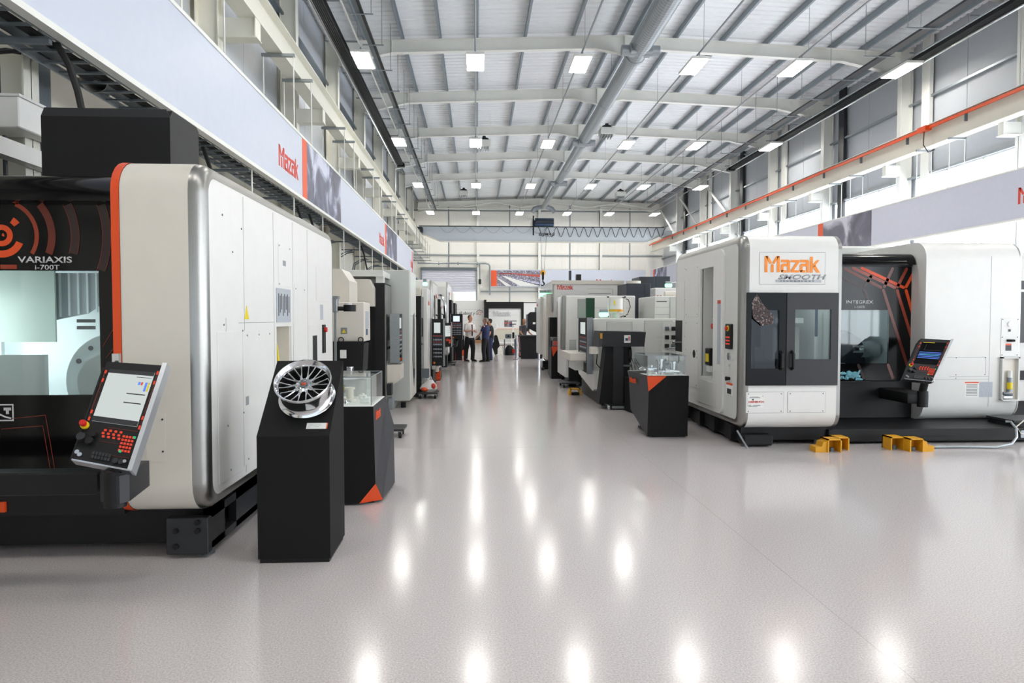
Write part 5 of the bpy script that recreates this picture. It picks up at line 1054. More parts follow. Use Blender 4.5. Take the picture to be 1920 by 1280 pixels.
t = thing('vertical_machine', 'tall grey white machine with black doors and a side-on control panel at left', 'machine', (-2.0, 13, 0))
B(t, 'door', black, -1.78, -1.6, 12.0, 12.9, 0.1, 2.31); B(t, 'door', black, -2.25, -1.78, 12.05, 12.9, 0.1, 1.93); B(t, 'door_top', black, -2.05, -1.8, 12.02, 12.3, 1.93, 1.97)
B(t, 'silver_side', brushed, -1.6, -1.585, 12.0, 12.75, 0.1, 2.28); B(t, 'window_slot', darkgrey, -1.585, -1.582, 12.25, 12.5, 1.3, 1.72); B(t, 'button', black, -1.585, -1.575, 12.2, 12.28, 1.14, 1.19); B(t, 'button', black, -1.585, -1.575, 12.45, 12.53, 1.14, 1.19)
B(t, 'notice_sheet', paper, -1.585, -1.58, 12.2, 12.65, 0.35, 0.95); B(t, 'roof_frame', offw, -2.5, -1.62, 11.95, 13, 2.42, 2.52); B(t, 'frame_post', offw, -1.75, -1.62, 12.0, 12.2, 2.31, 2.42); B(t, 'inner_back', greyw, -2.5, -1.8, 12.7, 12.9, 1.97, 2.42); B(t, 'inner_dark', darkgrey, -2.05, -1.92, 12.6, 12.7, 1.97, 2.4)
B(t, 'tall_cabinet', greyw, -2.6, -1.26, 12.92, 14.2, 0.14, 2.6, b=0.01); B(t, 'plinth', greyw, -2.5, -1.55, 12.95, 14.1, 0.0, 0.14)
B(t, 'side_door', white, -1.26, -1.25, 13.0, 14.15, 1.75, 2.58); B(t, 'side_door', white, -1.26, -1.25, 13.0, 14.15, 0.16, 1.73)
MB().prism([(13.3, 0.9), (13.45, 1.75), (13.75, 1.8), (13.8, 0.6), (13.6, 0.35)], 'x', -1.25, -1.245).build('dark_streak', blackgloss, t)  # gloss black shape for a mirror-like dark streak on the cabinet side
MB().cyl((-1.4, 13.05, 0.0), (-1.4, 13.05, 0.1), 0.05, 10).build('levelling_foot', black, t)
pendant(t, Q((-1.37, 12.12, 0.92), (-1.37, 12.58, 0.92), (-1.37, 12.12, 1.77), (-1.37, 12.58, 1.77)), 0.15, 'slate')
MB().prism([(-1.58, 0.88), (-1.34, 0.88), (-1.34, 0.62), (-1.58, 0.45)], 'y', 12.1, 12.6).build('panel_bracket', cream, t); B(t, 'waste_bin', darkgrey, -1.56, -1.48, 11.9, 12.1, 0.36, 0.56)
B(t, 'pipe_end', galv, -1.56, -1.46, 11.95, 12.1, 0.1, 0.32, b=0.02)
def trolley(x0, x1, y0, y1, lab, m=darkgrey):
    t = thing('platform_trolley', lab, 'trolley', ((x0+x1)/2, (y0+y1)/2, 0))
    B(t, 'platform', m, x0, x1, y0, y1, 0.10, 0.135, b=0.005)
    for x in (x0+0.06, x1-0.06):
        for y in (y0+0.06, y1-0.06): MB().cyl((x-0.02, y, 0.045), (x+0.02, y, 0.045), 0.045, 12).build('castor', rubber, t); MB().box(x-0.03, x+0.03, y-0.02, y+0.02, 0.06, 0.1).build('castor_fork', chrome, t)
trolley(-1.5, -1.03, 9.65, 10.1, 'low grey wheeled platform on the floor behind the glass case')
trolley(-1.25, -0.82, 14.35, 14.9, 'black wheeled platform carrying a plastic bag')
trolley(-1.15, -0.75, 24.3, 25.3, 'black wheeled platform in the aisle by the second control panel')
trolley(-1.1, -0.8, 28.2, 29.2, 'small black wheeled platform at the foot of the farthest left machine')
trolley(2.05, 2.5, 16.4, 17.2, 'black wheeled platform beside the orange-topped case on the right')
trolley(2.3, 2.75, 18.7, 19.3, 'black wheeled platform behind the open silver door on the right')
bg_ = thing('carrier_bag', 'translucent white plastic bag with orange contents on a black trolley', 'bag', (-1.03, 14.6, 0.135))
MB().rings([(-1.03, 14.6, 0.135, 0.14, 0.12), (-1.03, 14.6, 0.2, 0.19, 0.15), (-1.02, 14.6, 0.28, 0.16, 0.13), (-1.0, 14.6, 0.35, 0.08, 0.07), (-0.99, 14.6, 0.38, 0.05, 0.04)], 14).build('bag_body', bagm, bg_, smooth=True)
for s in (-1, 1): MB().tube([(-1.0, 14.6+s*0.03, 0.37), (-1.02, 14.6+s*0.03, 0.43), (-0.98, 14.6+s*0.03, 0.45), (-0.95, 14.6+s*0.03, 0.36)], 0.01, 6).build('bag_handle', bagm, bg_, smooth=True)
MB().sphere((-1.1, 14.5, 0.19), 0.09, 0.07, 0.05).build('orange_print', orangep, bg_, smooth=True); MB().sphere((-0.92, 14.5, 0.26), 0.05, 0.06, 0.06).build('red_print', redp, bg_, smooth=True)

t = thing('vertical_machine', 'narrow machine with a black edge, silver door and red lettering behind the bag trolley', 'machine', (-1.6, 15.2, 0))
B(t, 'cream_body', cream, -2.6, -1.2, 14.75, 15.8, 0.1, 2.36, b=0.01); B(t, 'black_column', black, -1.32, -1.19, 14.7, 14.78, 0.0, 2.17); B(t, 'black_base', black, -2.6, -1.1, 14.8, 15.8, 0.0, 0.1)
B(t, 'silver_door', white, -1.19, -1.06, 14.8, 15.7, 0.2, 2.34, b=0.01); B(t, 'silver_strip', brushed, -1.2, -1.14, 14.7, 14.79, 0.0, 2.15); B(t, 'window_slot', darkgrey, -1.18, -1.15, 14.695, 14.70, 1.3, 1.7)
for x in (-1.18, -1.155): B(t, 'button', black, x-0.006, x+0.006, 14.69, 14.7, 1.12, 1.16)
B(t, 'notice_sheet', paper, -1.19, -1.12, 14.79, 14.8, 0.55, 0.95); B(t, 'wall_bin', galvd, -1.17, -1.02, 14.6, 14.7, 0.42, 0.62)
logo(0.1, redp, t, (-1.058, 15.0, 1.98), (0, 1, 0), (0, 0, 1))
gb = B(t, 'beacon', offw, -1.17, -1.08, 14.95, 15.05, 2.36, 2.40); MB().box(-1.175, -1.075, 14.94, 15.06, 2.40, 2.48, b=0.02).build('green_lamp', greenlit, gb); MB().box(-1.165, -1.085, 14.95, 15.05, 2.48, 2.55, b=0.01).build('beacon_cap', galv, gb)

def vmc(name, lab, x0, x1, y0, y1, z0, z1, side, win=True, blackz=None, brand=0.12):
    """white machining centre, aisle face at x1 when side=+1 (left row) or x0 when side=-1 (right row)"""
    t = thing(name, lab, 'machine', ((x0+x1)/2, (y0+y1)/2, 0))
    if side > 0: cap, xc = shell(t, x0, x1-0.07, y0, y1, z0, z1, 0.2, white, 0.07, brushed, 1, name='cover')
    else: cap, xc = shell(t, x1, x0+0.07, y0, y1, z0, z1, 0.2, white, -0.07, brushed, 1, name='cover')
    wy = (y0+0.35, y0+1.2)
    plate('x', xc-0.012 if side > 0 else xc, cap, [rc(wy[0], wy[1], z0+0.75, z1-0.35)], 0.012, 'side_panel', white, t)
    MB().box(xc-0.03*side-0.001, xc-0.02*side+0.001, wy[0]-0.02, wy[1]+0.02, z0+0.73, z1-0.33).build('door_window', blackgloss, t)
    MB().tube([(xc, wy[1]+0.05, z0+1.0), (xc+0.06*side, wy[1]+0.05, z0+1.03), (xc+0.06*side, wy[1]+0.05, z0+1.3), (xc, wy[1]+0.05, z0+1.33)], 0.02, 8).build('door_handle', black, t, smooth=True)
    B(t, 'base', black, x0+0.05, x1-0.05, y0+0.1, y1-0.1, 0.0, z0)
    if side > 0: logo(brand, redp, t, (xc+0.002, y0+1.35, z1-0.4), (0, 1, 0), (0, 0, 1))
    else: logo(brand, redp, t, (xc-0.002, y0+1.9, z1-0.4), (0, -1, 0), (0, 0, 1))
    return t
t = vmc('machining_center', 'white machine with a rounded silver edge and grey control panel in the left row', -2.6, -1.03, 16.0, 18.1, 0.45, 2.6, 1)
MB().prism([(16.0, 0.5), (16.0, 0.95), (17.4, 0.95), (17.0, 0.5)], 'x', -1.05, -0.9).build('chip_tray', white, t)
B(t, 'front_leg', black, -1.22, -1.05, 16.0, 16.3, 0.0, 0.5, b=0.005); B(t, 'front_leg', darkgrey, -1.05, -1.02, 16.0, 16.4, 0.0, 0.5)
pendant(t, Q((-1.02, 15.55, 0.62), (-0.76, 15.5, 0.62), (-1.02, 15.55, 1.68), (-0.76, 15.5, 1.68)), 0.14, 'slate')
MB().tube([(-0.9, 15.62, 0.62), (-0.9, 15.7, 0.5), (-0.95, 16.0, 0.48)], 0.04, 8).build('panel_arm', cream, t, smooth=True)
def dcase(x, y, w, d, lab, m2=graphite):
    t = thing('display_case', lab, 'display case', (x+w/2, y+d/2, 0))
    B(t, 'cabinet', blackmatt, x, x+w, y, y+d, 0.0, 0.9); MB().prism([(x+w*0.55, 0.88), (x+w-0.005, 0.88), (x+w*0.62, 0.6)] if False else [(x, 0.9), (x+w*0.55, 0.9), (x+w*0.1, 0.62)], 'y', y-0.005, y).build('orange_triangle', orange, t)
    glassbox(t, x+0.02, x+w-0.02, y+0.02, y+d-0.02, 0.9, 1.15)
    return t
def dcaseL(x, y, w, d, lab):
    t = thing('display_case', lab, 'display case', (x+w/2, y+d/2, 0))
    B(t, 'cabinet', blackmatt, x, x+w, y, y+d, 0.0, 0.9); B(t, 'side_facet', graphite, x+w, x+w+0.01, y, y+d, 0.02, 0.88)
    MB().prism([(x+w*0.35, 0.02), (x+w+0.01, 0.02), (x+w+0.01, 0.28)], 'y', y-0.006, y).build('orange_triangle', orange, t); glassbox(t, x+0.02, x+w-0.02, y+0.02, y+d-0.02, 0.9, 1.15); return t
dcaseL(-1.5, 18.6, 0.5, 0.8, 'black display case with an orange foot beneath the first control panel')
dcaseL(-1.2, 31.0, 0.62, 0.8, 'small black display case with an orange foot near the standing people')
t = vmc('machining_center', 'white machine with a curved chrome rail, fourth in the left row', -2.6, -1.1, 20.2, 22.6, 0.5, 2.4, 1, brand=0.1)
B(t, 'black_column', black, -1.2, -1.06, 20.1, 20.2, 0.0, 2.25)
MB().tube([(-1.08, 21, 2.35), (-0.98, 21, 2.2), (-0.95, 21, 1.8), (-0.95, 21, 0.75), (-1.05, 21, 0.6)], 0.05, 8).build('curved_rail', chrome, t, smooth=True)
pendant(t, Q((-1.0, 20.2, 0.85), (-0.76, 20.5, 0.85), (-0.98, 20.4, 1.55), (-0.8, 20.7, 1.55)), 0.05, 'near')
t = vmc('machining_center', 'tall cream machine with black columns, fifth in the left row', -2.6, -0.98, 23.5, 26.5, 0.4, 2.95, 1, brand=0.1)
B(t, 'black_column', black, -1.32, -1.2, 23.4, 23.5, 0.0, 2.5); B(t, 'black_door', black, -0.98, -0.9, 24.6, 26.4, 0.1, 2.35)
pendant(t, Q((-0.83, 22.0, 1.02), (-0.46, 22.0, 1.02), (-0.83, 22.0, 1.83), (-0.46, 22.0, 1.83)), 0.12, 'slate2')
MB().tube([(-0.65, 22.1, 1.0), (-0.68, 22.4, 0.8), (-0.9, 23.4, 0.75)], 0.05, 8).build('panel_arm', black, t, smooth=True)
t = thing('machine_tool', 'dark fronted machine with a red stripe, farthest in the left row', 'machine', (-1.6, 29, 0))
B(t, 'body', cream, -2.6, -0.95, 27.4, 30, 0.2, 2.75, b=0.03, seg=2); B(t, 'black_door', black, -0.95, -0.86, 27.5, 30, 0.0, 2.3); B(t, 'black_base', black, -2.6, -0.95, 27.45, 30, 0, 0.2); B(t, 'red_stripe', red, -0.86, -0.85, 27.5, 27.7, 0.0, 0.3); B(t, 'black_console', black, -0.85, -0.6, 27.6, 28.0, 0.0, 0.95)

# ================================================================ RIGHT ROW
R2 = thing('turning_center', 'long low white lathe with a dark control panel on its aisle end', 'machine', (3.6, 14.3, 0))
B(R2, 'main_cover', offw, 2.28, 5.2, 13.3, 15.6, 0.66, 1.69, b=0.02, seg=2); MB().prism([(13.3, 0.66), (15.6, 0.66), (15.3, 0.45), (13.45, 0.25), (13.3, 0.3)], 'x', 2.30, 5.2).build('lower_cover', white, R2)
for a in ((2.55, 3.05, 1.25, 1.62), (3.3, 3.85, 0.95, 1.64)):
    MB().box(a[0]-0.006, a[1]+0.006, 13.297, 13.3, a[2]-0.006, a[3]+0.006).build('panel_seam', sm, R2); MB().box(*a[:2], 13.292, 13.297, *a[2:], b=0.002).build('access_panel', offw, R2)
face(R2, 'panel_seam', sm, 'y', 13.3, -0.002, [(2.3, 5.2, 0.72, 0.725)])
MB().prism([(13.4, 0.0), (15.5, 0.0), (15.5, 0.42), (13.4, 0.28)], 'x', 2.40, 5.0).build('base', darkgrey, R2); B(R2, 'base_front', black, 2.42, 5.0, 13.1, 13.4, 0.0, 0.3)
B(R2, 'shelf_box', cream, 1.82, 2.28, 13.3, 14.6, 0.86, 1.01, b=0.01); B(R2, 'shelf_foot', offw, 1.95, 2.28, 13.5, 14.4, 0.66, 0.86)
pendant(R2, Q((2.09, 13.9, 0.66), (2.15, 13.2, 0.62), (2.09, 13.9, 1.70), (2.15, 13.2, 1.70)), 0.10, 'slate')
B(R2, 'valve_panel', white, 3.66, 4.35, 13.28, 13.3, 0.72, 1.62)
rs = random.Random(3)
for k in range(12):
    x = 3.7+0.13*(k % 4); z = 1.5-0.17*(k//4); MB().box(x, x+0.07, 13.22, 13.28, z-0.05, z+0.03, b=0.004).build('valve', black if k % 3 else galvd, R2)
MB().tube([(3.72, 13.2, 1.1), (4.0, 13.2, 1.13), (4.0, 13.2, 1.0), (3.8, 13.2, 0.95)], 0.014, 6).build('air_hose', galv, R2, smooth=True); B(R2, 'valve_shelf', offw, 3.64, 4.35, 13.15, 13.3, 0.86, 0.88)
mc = thing('mist_collector', 'white cylinder unit with a yellow label standing on the low lathe', 'filter', (3.08, 15, 1.69))
MB().cyl((3.08, 15.0, 1.82), (3.08, 15.0, 2.13), 0.155, 24).build('drum', white, mc, smooth=True); MB().cyl((3.08, 15, 1.69), (3.08, 15, 1.82), 0.07, 14).build('neck', offw, mc); MB().cyl((3.08, 14.99, 1.84), (3.08, 14.99, 1.89), 0.157, 24).build('yellow_label', yellow, mc)
for x in (2.9, 3.28):
    for z in (1.72, 2.15): MB().box(x-0.02, x+0.02, 14.98, 15.02, z, z+0.03).build('clip', black, mc)
    MB().box(x-0.012, x+0.012, 14.99, 15.01, 1.69, 2.15).build('frame_post', white, mc)
MB().tube([(3.22, 15, 2.16), (3.36, 15, 2.1), (3.4, 15, 1.95), (3.34, 15, 1.78), (3.18, 15, 1.72)], 0.01, 5).build('cable', rubber, mc, smooth=True)
MB().box(3.0, 3.03, 14.84, 14.85, 1.99, 2.08).build('small_label', yellowb, mc)
def beacon(x, y, z, lab, s=1.0):
    t = thing('signal_beacon', lab, 'light', (x, y, z)); B(t, 'foot', offw, x-0.07*s, x+0.07*s, y-.05, y+.05, z, z+0.04*s); MB().box(x-0.1*s, x+0.1*s, y-0.05, y+0.05, z+0.04*s, z+0.13*s, b=0.02).build('green_lamp', greenlit, t); B(t, 'cap', galv, x-0.09*s, x+0.09*s, y-0.05, y+0.05, z+0.13*s, z+0.2*s, b=0.01)
beacon(2.77, 14.8, 1.69, 'lit green beacon on the low lathe, left of the white cylinder')
cc = thing('chip_conveyor', 'black wheeled chip conveyor with a wide top hopper on a tapering column', 'conveyor', (2.6, 12.75, 0))
MB().hexa([(2.27, 12.5, 1.17), (3.10, 12.5, 1.17), (3.14, 12.95, 1.18), (2.24, 12.95, 1.18), (2.33, 12.5, 1.46), (3.13, 12.5, 1.44), (3.13, 12.95, 1.45), (2.28, 12.95, 1.46)]).build('hopper', darkgrey, cc)
MB().hexa([(2.24, 12.5, 1.17), (2.30, 12.48, 1.17), (2.30, 12.95, 1.17), (2.2, 12.95, 1.17), (2.27, 12.5, 1.46), (2.34, 12.48, 1.46), (2.34, 12.95, 1.46), (2.24, 12.95, 1.46)]).build('hopper_side', graphite, cc)
MB().hexa([(2.28, 12.6, 0.1), (2.85, 12.6, 0.1), (2.85, 13.0, 0.1), (2.28, 13.0, 0.1), (2.40, 12.6, 1.17), (2.85, 12.6, 1.17), (2.85, 12.95, 1.17), (2.40, 12.95, 1.17)]).build('column', black, cc)
MB().box(2.53, 2.72, 12.54, 12.62, 0.08, 1.17).build('front_rib', darkgrey, cc); MB().cyl((2.82, 12.7, 1.02), (2.88, 12.7, 1.02), 0.16, 18).build('motor_disc', rubber, cc); MB().box(2.72, 2.9, 12.58, 12.7, 0.79, 0.83, b=0.01).build('clamp', galvd, cc)
B(cc, 'foot_plate', black, 2.42, 2.85, 12.5, 13.0, 0.06, 0.1); B(cc, 'floor_bar', galv, 2.5, 2.95, 12.46, 12.5, 0.03, 0.07)
for x in (2.42, 2.92): MB().cyl((x, 12.48, 0.05), (x+0.03, 12.48, 0.05), 0.05, 12).build('castor', chrome, cc)
B(cc, 'yellow_plate', yellow, 2.27, 2.31, 12.47, 12.48, 1.32, 1.42); B(cc, 'maker_label', paper, 2.72, 2.84, 12.485, 12.495, 1.24, 1.38, b=0.002); face(cc, 'label_mark', blueh, 'y', 12.484, -0.002, [(2.74, 2.79, 1.28, 1.33)]); face(cc, 'label_mark', redp, 'y', 12.484, -0.002, [(2.80, 2.82, 1.28, 1.36)])
B(cc, 'inlet_box', cream, 2.12, 2.26, 12.6, 12.8, 1.03, 1.16); MB().tube([(2.24, 12.6, 1.03), (2.22, 12.58, 0.85), (2.3, 12.6, 0.76)], 0.01, 5).build('cable', rubber, cc, smooth=True)
t = thing('low_plinth', 'low dark grey plinth between the chip conveyor and the glass case', 'plinth', (2.9, 11.9, 0)); MB().prism([(2.72, 12.45), (2.85, 11.2), (3.2, 11.2), (3.2, 12.45)], 'z', 0.0, 0.62).build('body', blackmatt, t)
mb = MB()
for k in range(4): mb.tube([(2.85+0.03*k, 12.55, 0.95), (2.9+0.08*k, 12.5, 0.63)], 0.006, 4)
o = mb.one('thin_cables', rubber, 'thin black cables hanging behind the low dark plinth', 'cable', (2.9, 12.5, 0.63)); stuff(o)
t = thing('machine_clamp', 'dirty yellow steel clamp on the floor at the foot of the low lathe', 'clamp', (2.15, 15.0, 0), None)
mb = MB(); mb.hexa([(2.03, 14.9, 0), (2.07, 14.9, 0), (2.07, 15.15, 0), (2.03, 15.15, 0), (2.05, 14.9, 0.14), (2.09, 14.9, 0.14), (2.09, 15.15, 0.14), (2.05, 15.15, 0.14)]); mb.hexa([(2.27, 14.9, 0), (2.31, 14.9, 0), (2.31, 15.15, 0), (2.27, 15.15, 0), (2.25, 14.9, 0.14), (2.29, 14.9, 0.14), (2.29, 15.15, 0.14), (2.25, 15.15, 0.14)]); mb.box(2.05, 2.29, 14.9, 15.15, 0.12, 0.14); mb.build('bracket', yellow, t); B(t, 'dirt', rubber, 2.09, 2.25, 14.92, 15.1, 0, 0.05)
# middle right machines
t = thing('machining_center', 'white machine with a green tinted door edge behind the low lathe', 'machine', (3.2, 17.6, 0))
B(t, 'body', white, 2.22, 3.98, 17.0, 18.7, 0.2, 2.26, b=0.02); face(t, 'panel_seam', sm, 'y', 17.0, -0.003, [(2.9, 2.906, 0.5, 2.2), (3.35, 3.356, 0.5, 2.2), (2.5, 3.9, 1.95, 1.955)])
B(t, 'silver_edge', brushed, 2.12, 2.22, 17.0, 17.3, 0.9, 2.26, b=0.02); B(t, 'silver_door', brushed, 2.42, 2.62, 16.3, 16.34, 0.75, 2.16, b=0.005); B(t, 'door_edge', darkgreen, 2.62, 2.83, 16.3, 16.36, 1.35, 2.18); B(t, 'door_edge', black, 2.62, 2.64, 16.28, 16.36, 0.4, 1.4); B(t, 'window_slot', darkgrey, 2.48, 2.54, 16.29, 16.3, 1.3, 1.7); B(t, 'door_post', offw, 2.65, 2.8, 16.3, 17, 0.3, 1.35)
B(t, 'base', darkgrey, 2.4, 3.9, 17.1, 18.6, 0.0, 0.2)
t = dcase(2.30, 16.9, 0.30, 0.6, 'narrow display case with an orange corner beside the low lathe')
B(t, 'side_facet', graphite, 2.29, 2.30, 16.9, 17.5, 0.02, 0.88)
t = thing('green_block', 'small green block on the narrow orange-cornered display case', 'block', (2.42, 17.2, 1.158)); B(t, 'block', green, 2.36, 2.48, 17.1, 17.3, 1.158, 1.24, b=0.01)
t = thing('machining_center', 'dark machine with an open tall silver and black door in the right row', 'machine', (2.9, 20, 0))
B(t, 'cream_side', cream, 2.16, 2.9, 21.2, 22.4, 0.4, 2.45); B(t, 'black_frame', black, 2.62, 2.98, 19.75, 20.4, 0.0, 2.35); B(t, 'cream_panel', cream, 2.85, 3.0, 19.7, 19.75, 0.2, 2.3); B(t, 'black_back', black, 2.3, 2.62, 20.5, 21.0, 0.1, 1.72)
B(t, 'open_door_silver', brushed, 2.32, 2.44, 19.62, 19.66, 0.12, 2.18); B(t, 'open_door_black', black, 2.44, 2.62, 19.62, 19.72, 0.0, 2.2); B(t, 'window_slot', darkgrey, 2.36, 2.41, 19.61, 19.62, 1.25, 1.65); MB().cyl((2.36, 19.5, 0.5), (2.36, 19.5, 0.78), 0.11, 16).build('hanging_cylinder', chrome, t, smooth=True); B(t, 'small_tag', paper, 2.47, 2.53, 19.6, 19.62, 1.0, 1.06)
t = dcase(2.09, 19.0, 0.36, 0.55, 'display case with an orange corner in front of the open silver door')
B(t, 'side_facet', graphite, 2.08, 2.09, 19.0, 19.55, 0.02, 0.88); logo(0.06, orange, t, (2.11, 18.99, 0.78), (1, 0, 0), (0, 0, 1))
B(t, 'display_item', redp, 2.15, 2.35, 19.1, 19.2, 0.92, 1.05)
t = thing('dark_cabinet', 'small dark cabinet with a glass screen behind the orange-cornered case', 'cabinet', (2.25, 20.3, 0)); B(t, 'body', black, 2.14, 2.42, 20.0, 20.4, 0.0, 1.72)
t = thing('machining_center', 'largest white machine of the right row, with red lettering along its top', 'machine', (3.4, 22.5, 0))
B(t, 'body', white, 2.36, 4.55, 21.0, 24.0, 0.3, 2.84, b=0.02); B(t, 'base', black, 2.4, 4.5, 21.1, 23.9, 0, 0.3); MB().prism([(21.0, 2.84), (23.9, 2.84), (23.9, 1.9), (21.0, 1.9)], 'x', 2.33, 2.36).build('silver_corner', brushed, t)
B(t, 'top_trim', cream, 2.3, 4.55, 20.95, 21.0, 2.74, 2.86); logo(0.145, redp, t, (2.48, 20.995, 2.575), (1, 0, 0), (0, 0, 1)); face(t, 'panel_seam', sm, 'y', 21.0, -0.004, [(3.4, 4.2, 2.6, 2.605), (4.2, 4.21, 2.35, 2.6), (3.45, 4.15, 2.45, 2.47)])
logo(0.1, redp, t, (2.355, 23.6, 2.5), (0, -1, 0), (0, 0, 1)); B(t, 'front_box', offw, 2.08, 2.36, 22.4, 23.8, 0.5, 2.35); B(t, 'top_post', slate, 2.93, 3.0, 21.6, 21.7, 2.86, 3.2); B(t, 'top_valve', black, 3.15, 3.3, 21.5, 21.7, 2.86, 3.08)
logo(0.09, redp, t, (2.075, 23.5, 2.1), (0, -1, 0), (0, 0, 1))
beacon(2.2, 22.6, 2.36, 'lit green beacon at the corner of the largest white machine', 1.3)
t = thing('electrical_cabinet', 'tall slate grey cabinet standing between the white machines on the right', 'cabinet', (4.3, 18.6, 0)); B(t, 'body', slate, 3.98, 4.62, 18.0, 19.2, 0.0, 2.62, b=0.01); face(t, 'panel_seam', black, 'y', 18.0, -0.003, [(4.46, 4.47, 0.2, 2.6), (4.0, 4.6, 1.85, 1.86)]); MB().cyl((4.25, 18.4, 2.62), (4.25, 18.4, 2.7), 0.2, 18).build('round_vent', cream, t)
t = thing('electrical_cabinet', 'dark slate box rising highest behind the right row of machines', 'cabinet', (5.2, 20, 0)); B(t, 'body', slate, 4.8, 5.25, 20.0, 21, 0.0, 2.92, b=0.01); B(t, 'side_box', slate, 5.25, 5.75, 20.1, 21, 0.0, 2.94, b=0.01); B(t, 'front_plate', darkgrey, 4.79, 5.0, 19.98, 20.0, 0.3, 2.9)
t = thing('machine_tool', 'cream machine with a curved roof edge and small red emblem behind the low lathe', 'machine', (4.6, 16, 0))
B(t, 'body', offw, 4.2, 6.5, 16.0, 17.6, 0.2, 2.22, b=0.02); B(t, 'door_panel', greyw, 4.58, 5.2, 15.98, 16.0, 0.4, 2.2); MB().cyl((4.5, 16.2, 2.24), (6.4, 16.2, 2.3), 0.1, 12).build('roof_roll', cream, t, smooth=True); face(t, 'panel_seam', sm, 'y', 15.98, -0.003, [(4.85, 4.855, 0.4, 2.1), (5.1, 5.105, 0.4, 2.1)]); face(t, 'panel_seam', sm, 'y', 16.0, -0.003, [(4.22, 4.56, 1.95, 1.955), (4.22, 4.56, 1.78, 1.79), (4.56, 4.565, 0.4, 2.1)])
mb = MB(); mb.box(4.88, 5.05, 15.97, 15.98, 2.02, 2.15); mb.build('red_emblem', redp, t); mb = MB(); [mb.box(4.9+0.05*k, 4.925+0.05*k, 15.965, 15.97, 2.04, 2.13) for k in range(3)]; mb.build('emblem_bars', offw, t); text('MACHINE', 0.03, inkdark, t, (4.24, 15.998, 2.08), (1, 0, 0), (0, 0, 1), name='side_lettering') if False else face(t, 'side_strip', inkdark, 'y', 16.0, -0.003, [(4.25, 4.5, 2.08, 2.1)])
B(t, 'base', black, 4.3, 6.4, 16.1, 17.5, 0, 0.2)
t = thing('machining_center', 'white machine behind the slate cabinets with half hidden red lettering', 'machine', (6, 20.5, 0)); B(t, 'body', white, 5.0, 7.6, 19.0, 19.9, 0.2, 2.55, b=0.02); logo(0.14, redp, t, (5.06, 18.99, 2.2), (1, 0, 0), (0, 0, 1)); B(t, 'base', black, 5.1, 7.5, 19.05, 19.85, 0, 0.2)
beacon(5.5, 19.4, 2.55, 'small pale beacon on the machine behind the slate cabinets')
t = thing('tool_box', 'small black box on the floor by the far right machines', 'box', (2.3, 23, 0)); B(t, 'box', black, 2.15, 2.34, 22.2, 22.35, 0.02, 0.3, b=0.02); B(t, 'pedal', darkgrey, 2.1, 2.2, 22.1, 22.3, 0.0, 0.08)
t = thing('hose_coil', 'coil of grey hose on the floor beside the black draped table', 'hose', (2.75, 25.5, 0))
for k in range(3): MB().lathe([(0.24-0.03*k, -0.02), (0.27-0.03*k, -0.02), (0.27-0.03*k, 0.02), (0.24-0.03*k, 0.02)], Matrix.Translation((2.75, 25.5+0.05*k, 0.29)) @ Matrix.Rotation(PI/2, 4, 'X'), 20, closed=True).build('coil', galvd if k else rubber, t)

# ================================================================ FAR END
pt = thing('partition_wall', 'white exhibition partition with grey slogan lettering and a black framed bay', 'partition', (1.5, 47.5, 0))
B(pt, 'left_panel', paper, -3.6, 0.5, 47.35, 47.45, 0, 2.92); face(pt, 'panel_seam', greylabel, 'y', 47.35, -0.004, [(-3.6, 0.5, 2.3, 2.31), (-3.6, 0.5, 1.55, 1.56)])
text("It's all about y u", 0.23, inkdark, pt, (-1.62, 47.34, 1.93), (1, 0, 0), (0, 0, 1), ws=0.83, fat=0.006, name='slogan_lettering')
MB().lathe([(0.085, -0.003), (0.115, -0.003), (0.115, 0.003), (0.085, 0.003)], Matrix.Translation((0.2, 47.34, 2.02)) @ Matrix.Rotation(PI/2, 4, 'X'), 20, closed=True).build('slogan_ring', redp, pt)
mb = MB(); mb.tube([(0.2+0.21*math.cos(a), 47.34, 2.06+0.19*math.sin(a)) for a in [PI*k/10*0.95 for k in range(11)]], 0.018, 5); mb.build('slogan_arc', inkdark, pt)
B(pt, 'black_post', black, 0.5, 0.66, 46.9, 47.45, 0, 2.95)
B(pt, 'frame_top', black, 0.66, 3.25, 47.3, 47.4, 2.36, 2.82); B(pt, 'frame_left', black, 0.66, 0.82, 47.3, 47.4, 0, 2.36); B(pt, 'frame_right', black, 3.08, 3.25, 47.3, 47.4, 0, 2.36); B(pt, 'bay_panel', paper, 0.82, 3.08, 47.4, 47.45, 0, 2.36)
logo(0.36, mat('white relief lettering', rgb(206, 206, 208), 0.4), pt, (1.15, 47.39, 1.82), (1, 0, 0), (0, 0, 1), 0.03)
B(pt, 'right_panel', paper, 3.25, 7.5, 47.35, 47.45, 0, 2.74); B(pt, 'right_top', black, 3.25, 7.5, 47.33, 47.45, 2.74, 2.8); B(pt, 'skirting', darkgrey, -3.6, 7.5, 47.28, 47.35, 0, 0.12)
ct = thing('reception_counter', 'white rounded reception counter with a beige front before the black framed bay', 'counter', (2.2, 44.5, 0))
MB().prism(rrect(1.05, 3.35, 0.22, 1.12, 0.25), 'y', 44.3, 44.9).build('body', white, ct, smooth=True, ang=50); MB().prism(rrect(1.15, 3.2, 0.3, 0.98, 0.18), 'y', 44.28, 44.3).build('front_inset', mat('beige front', rgb(205, 200, 182), 0.5), ct); B(ct, 'orange_line', orangep, 1.3, 3.0, 44.27, 44.28, 0.99, 1.01); B(ct, 'foot', darkgrey, 1.3, 3.1, 44.4, 44.85, 0, 0.22)
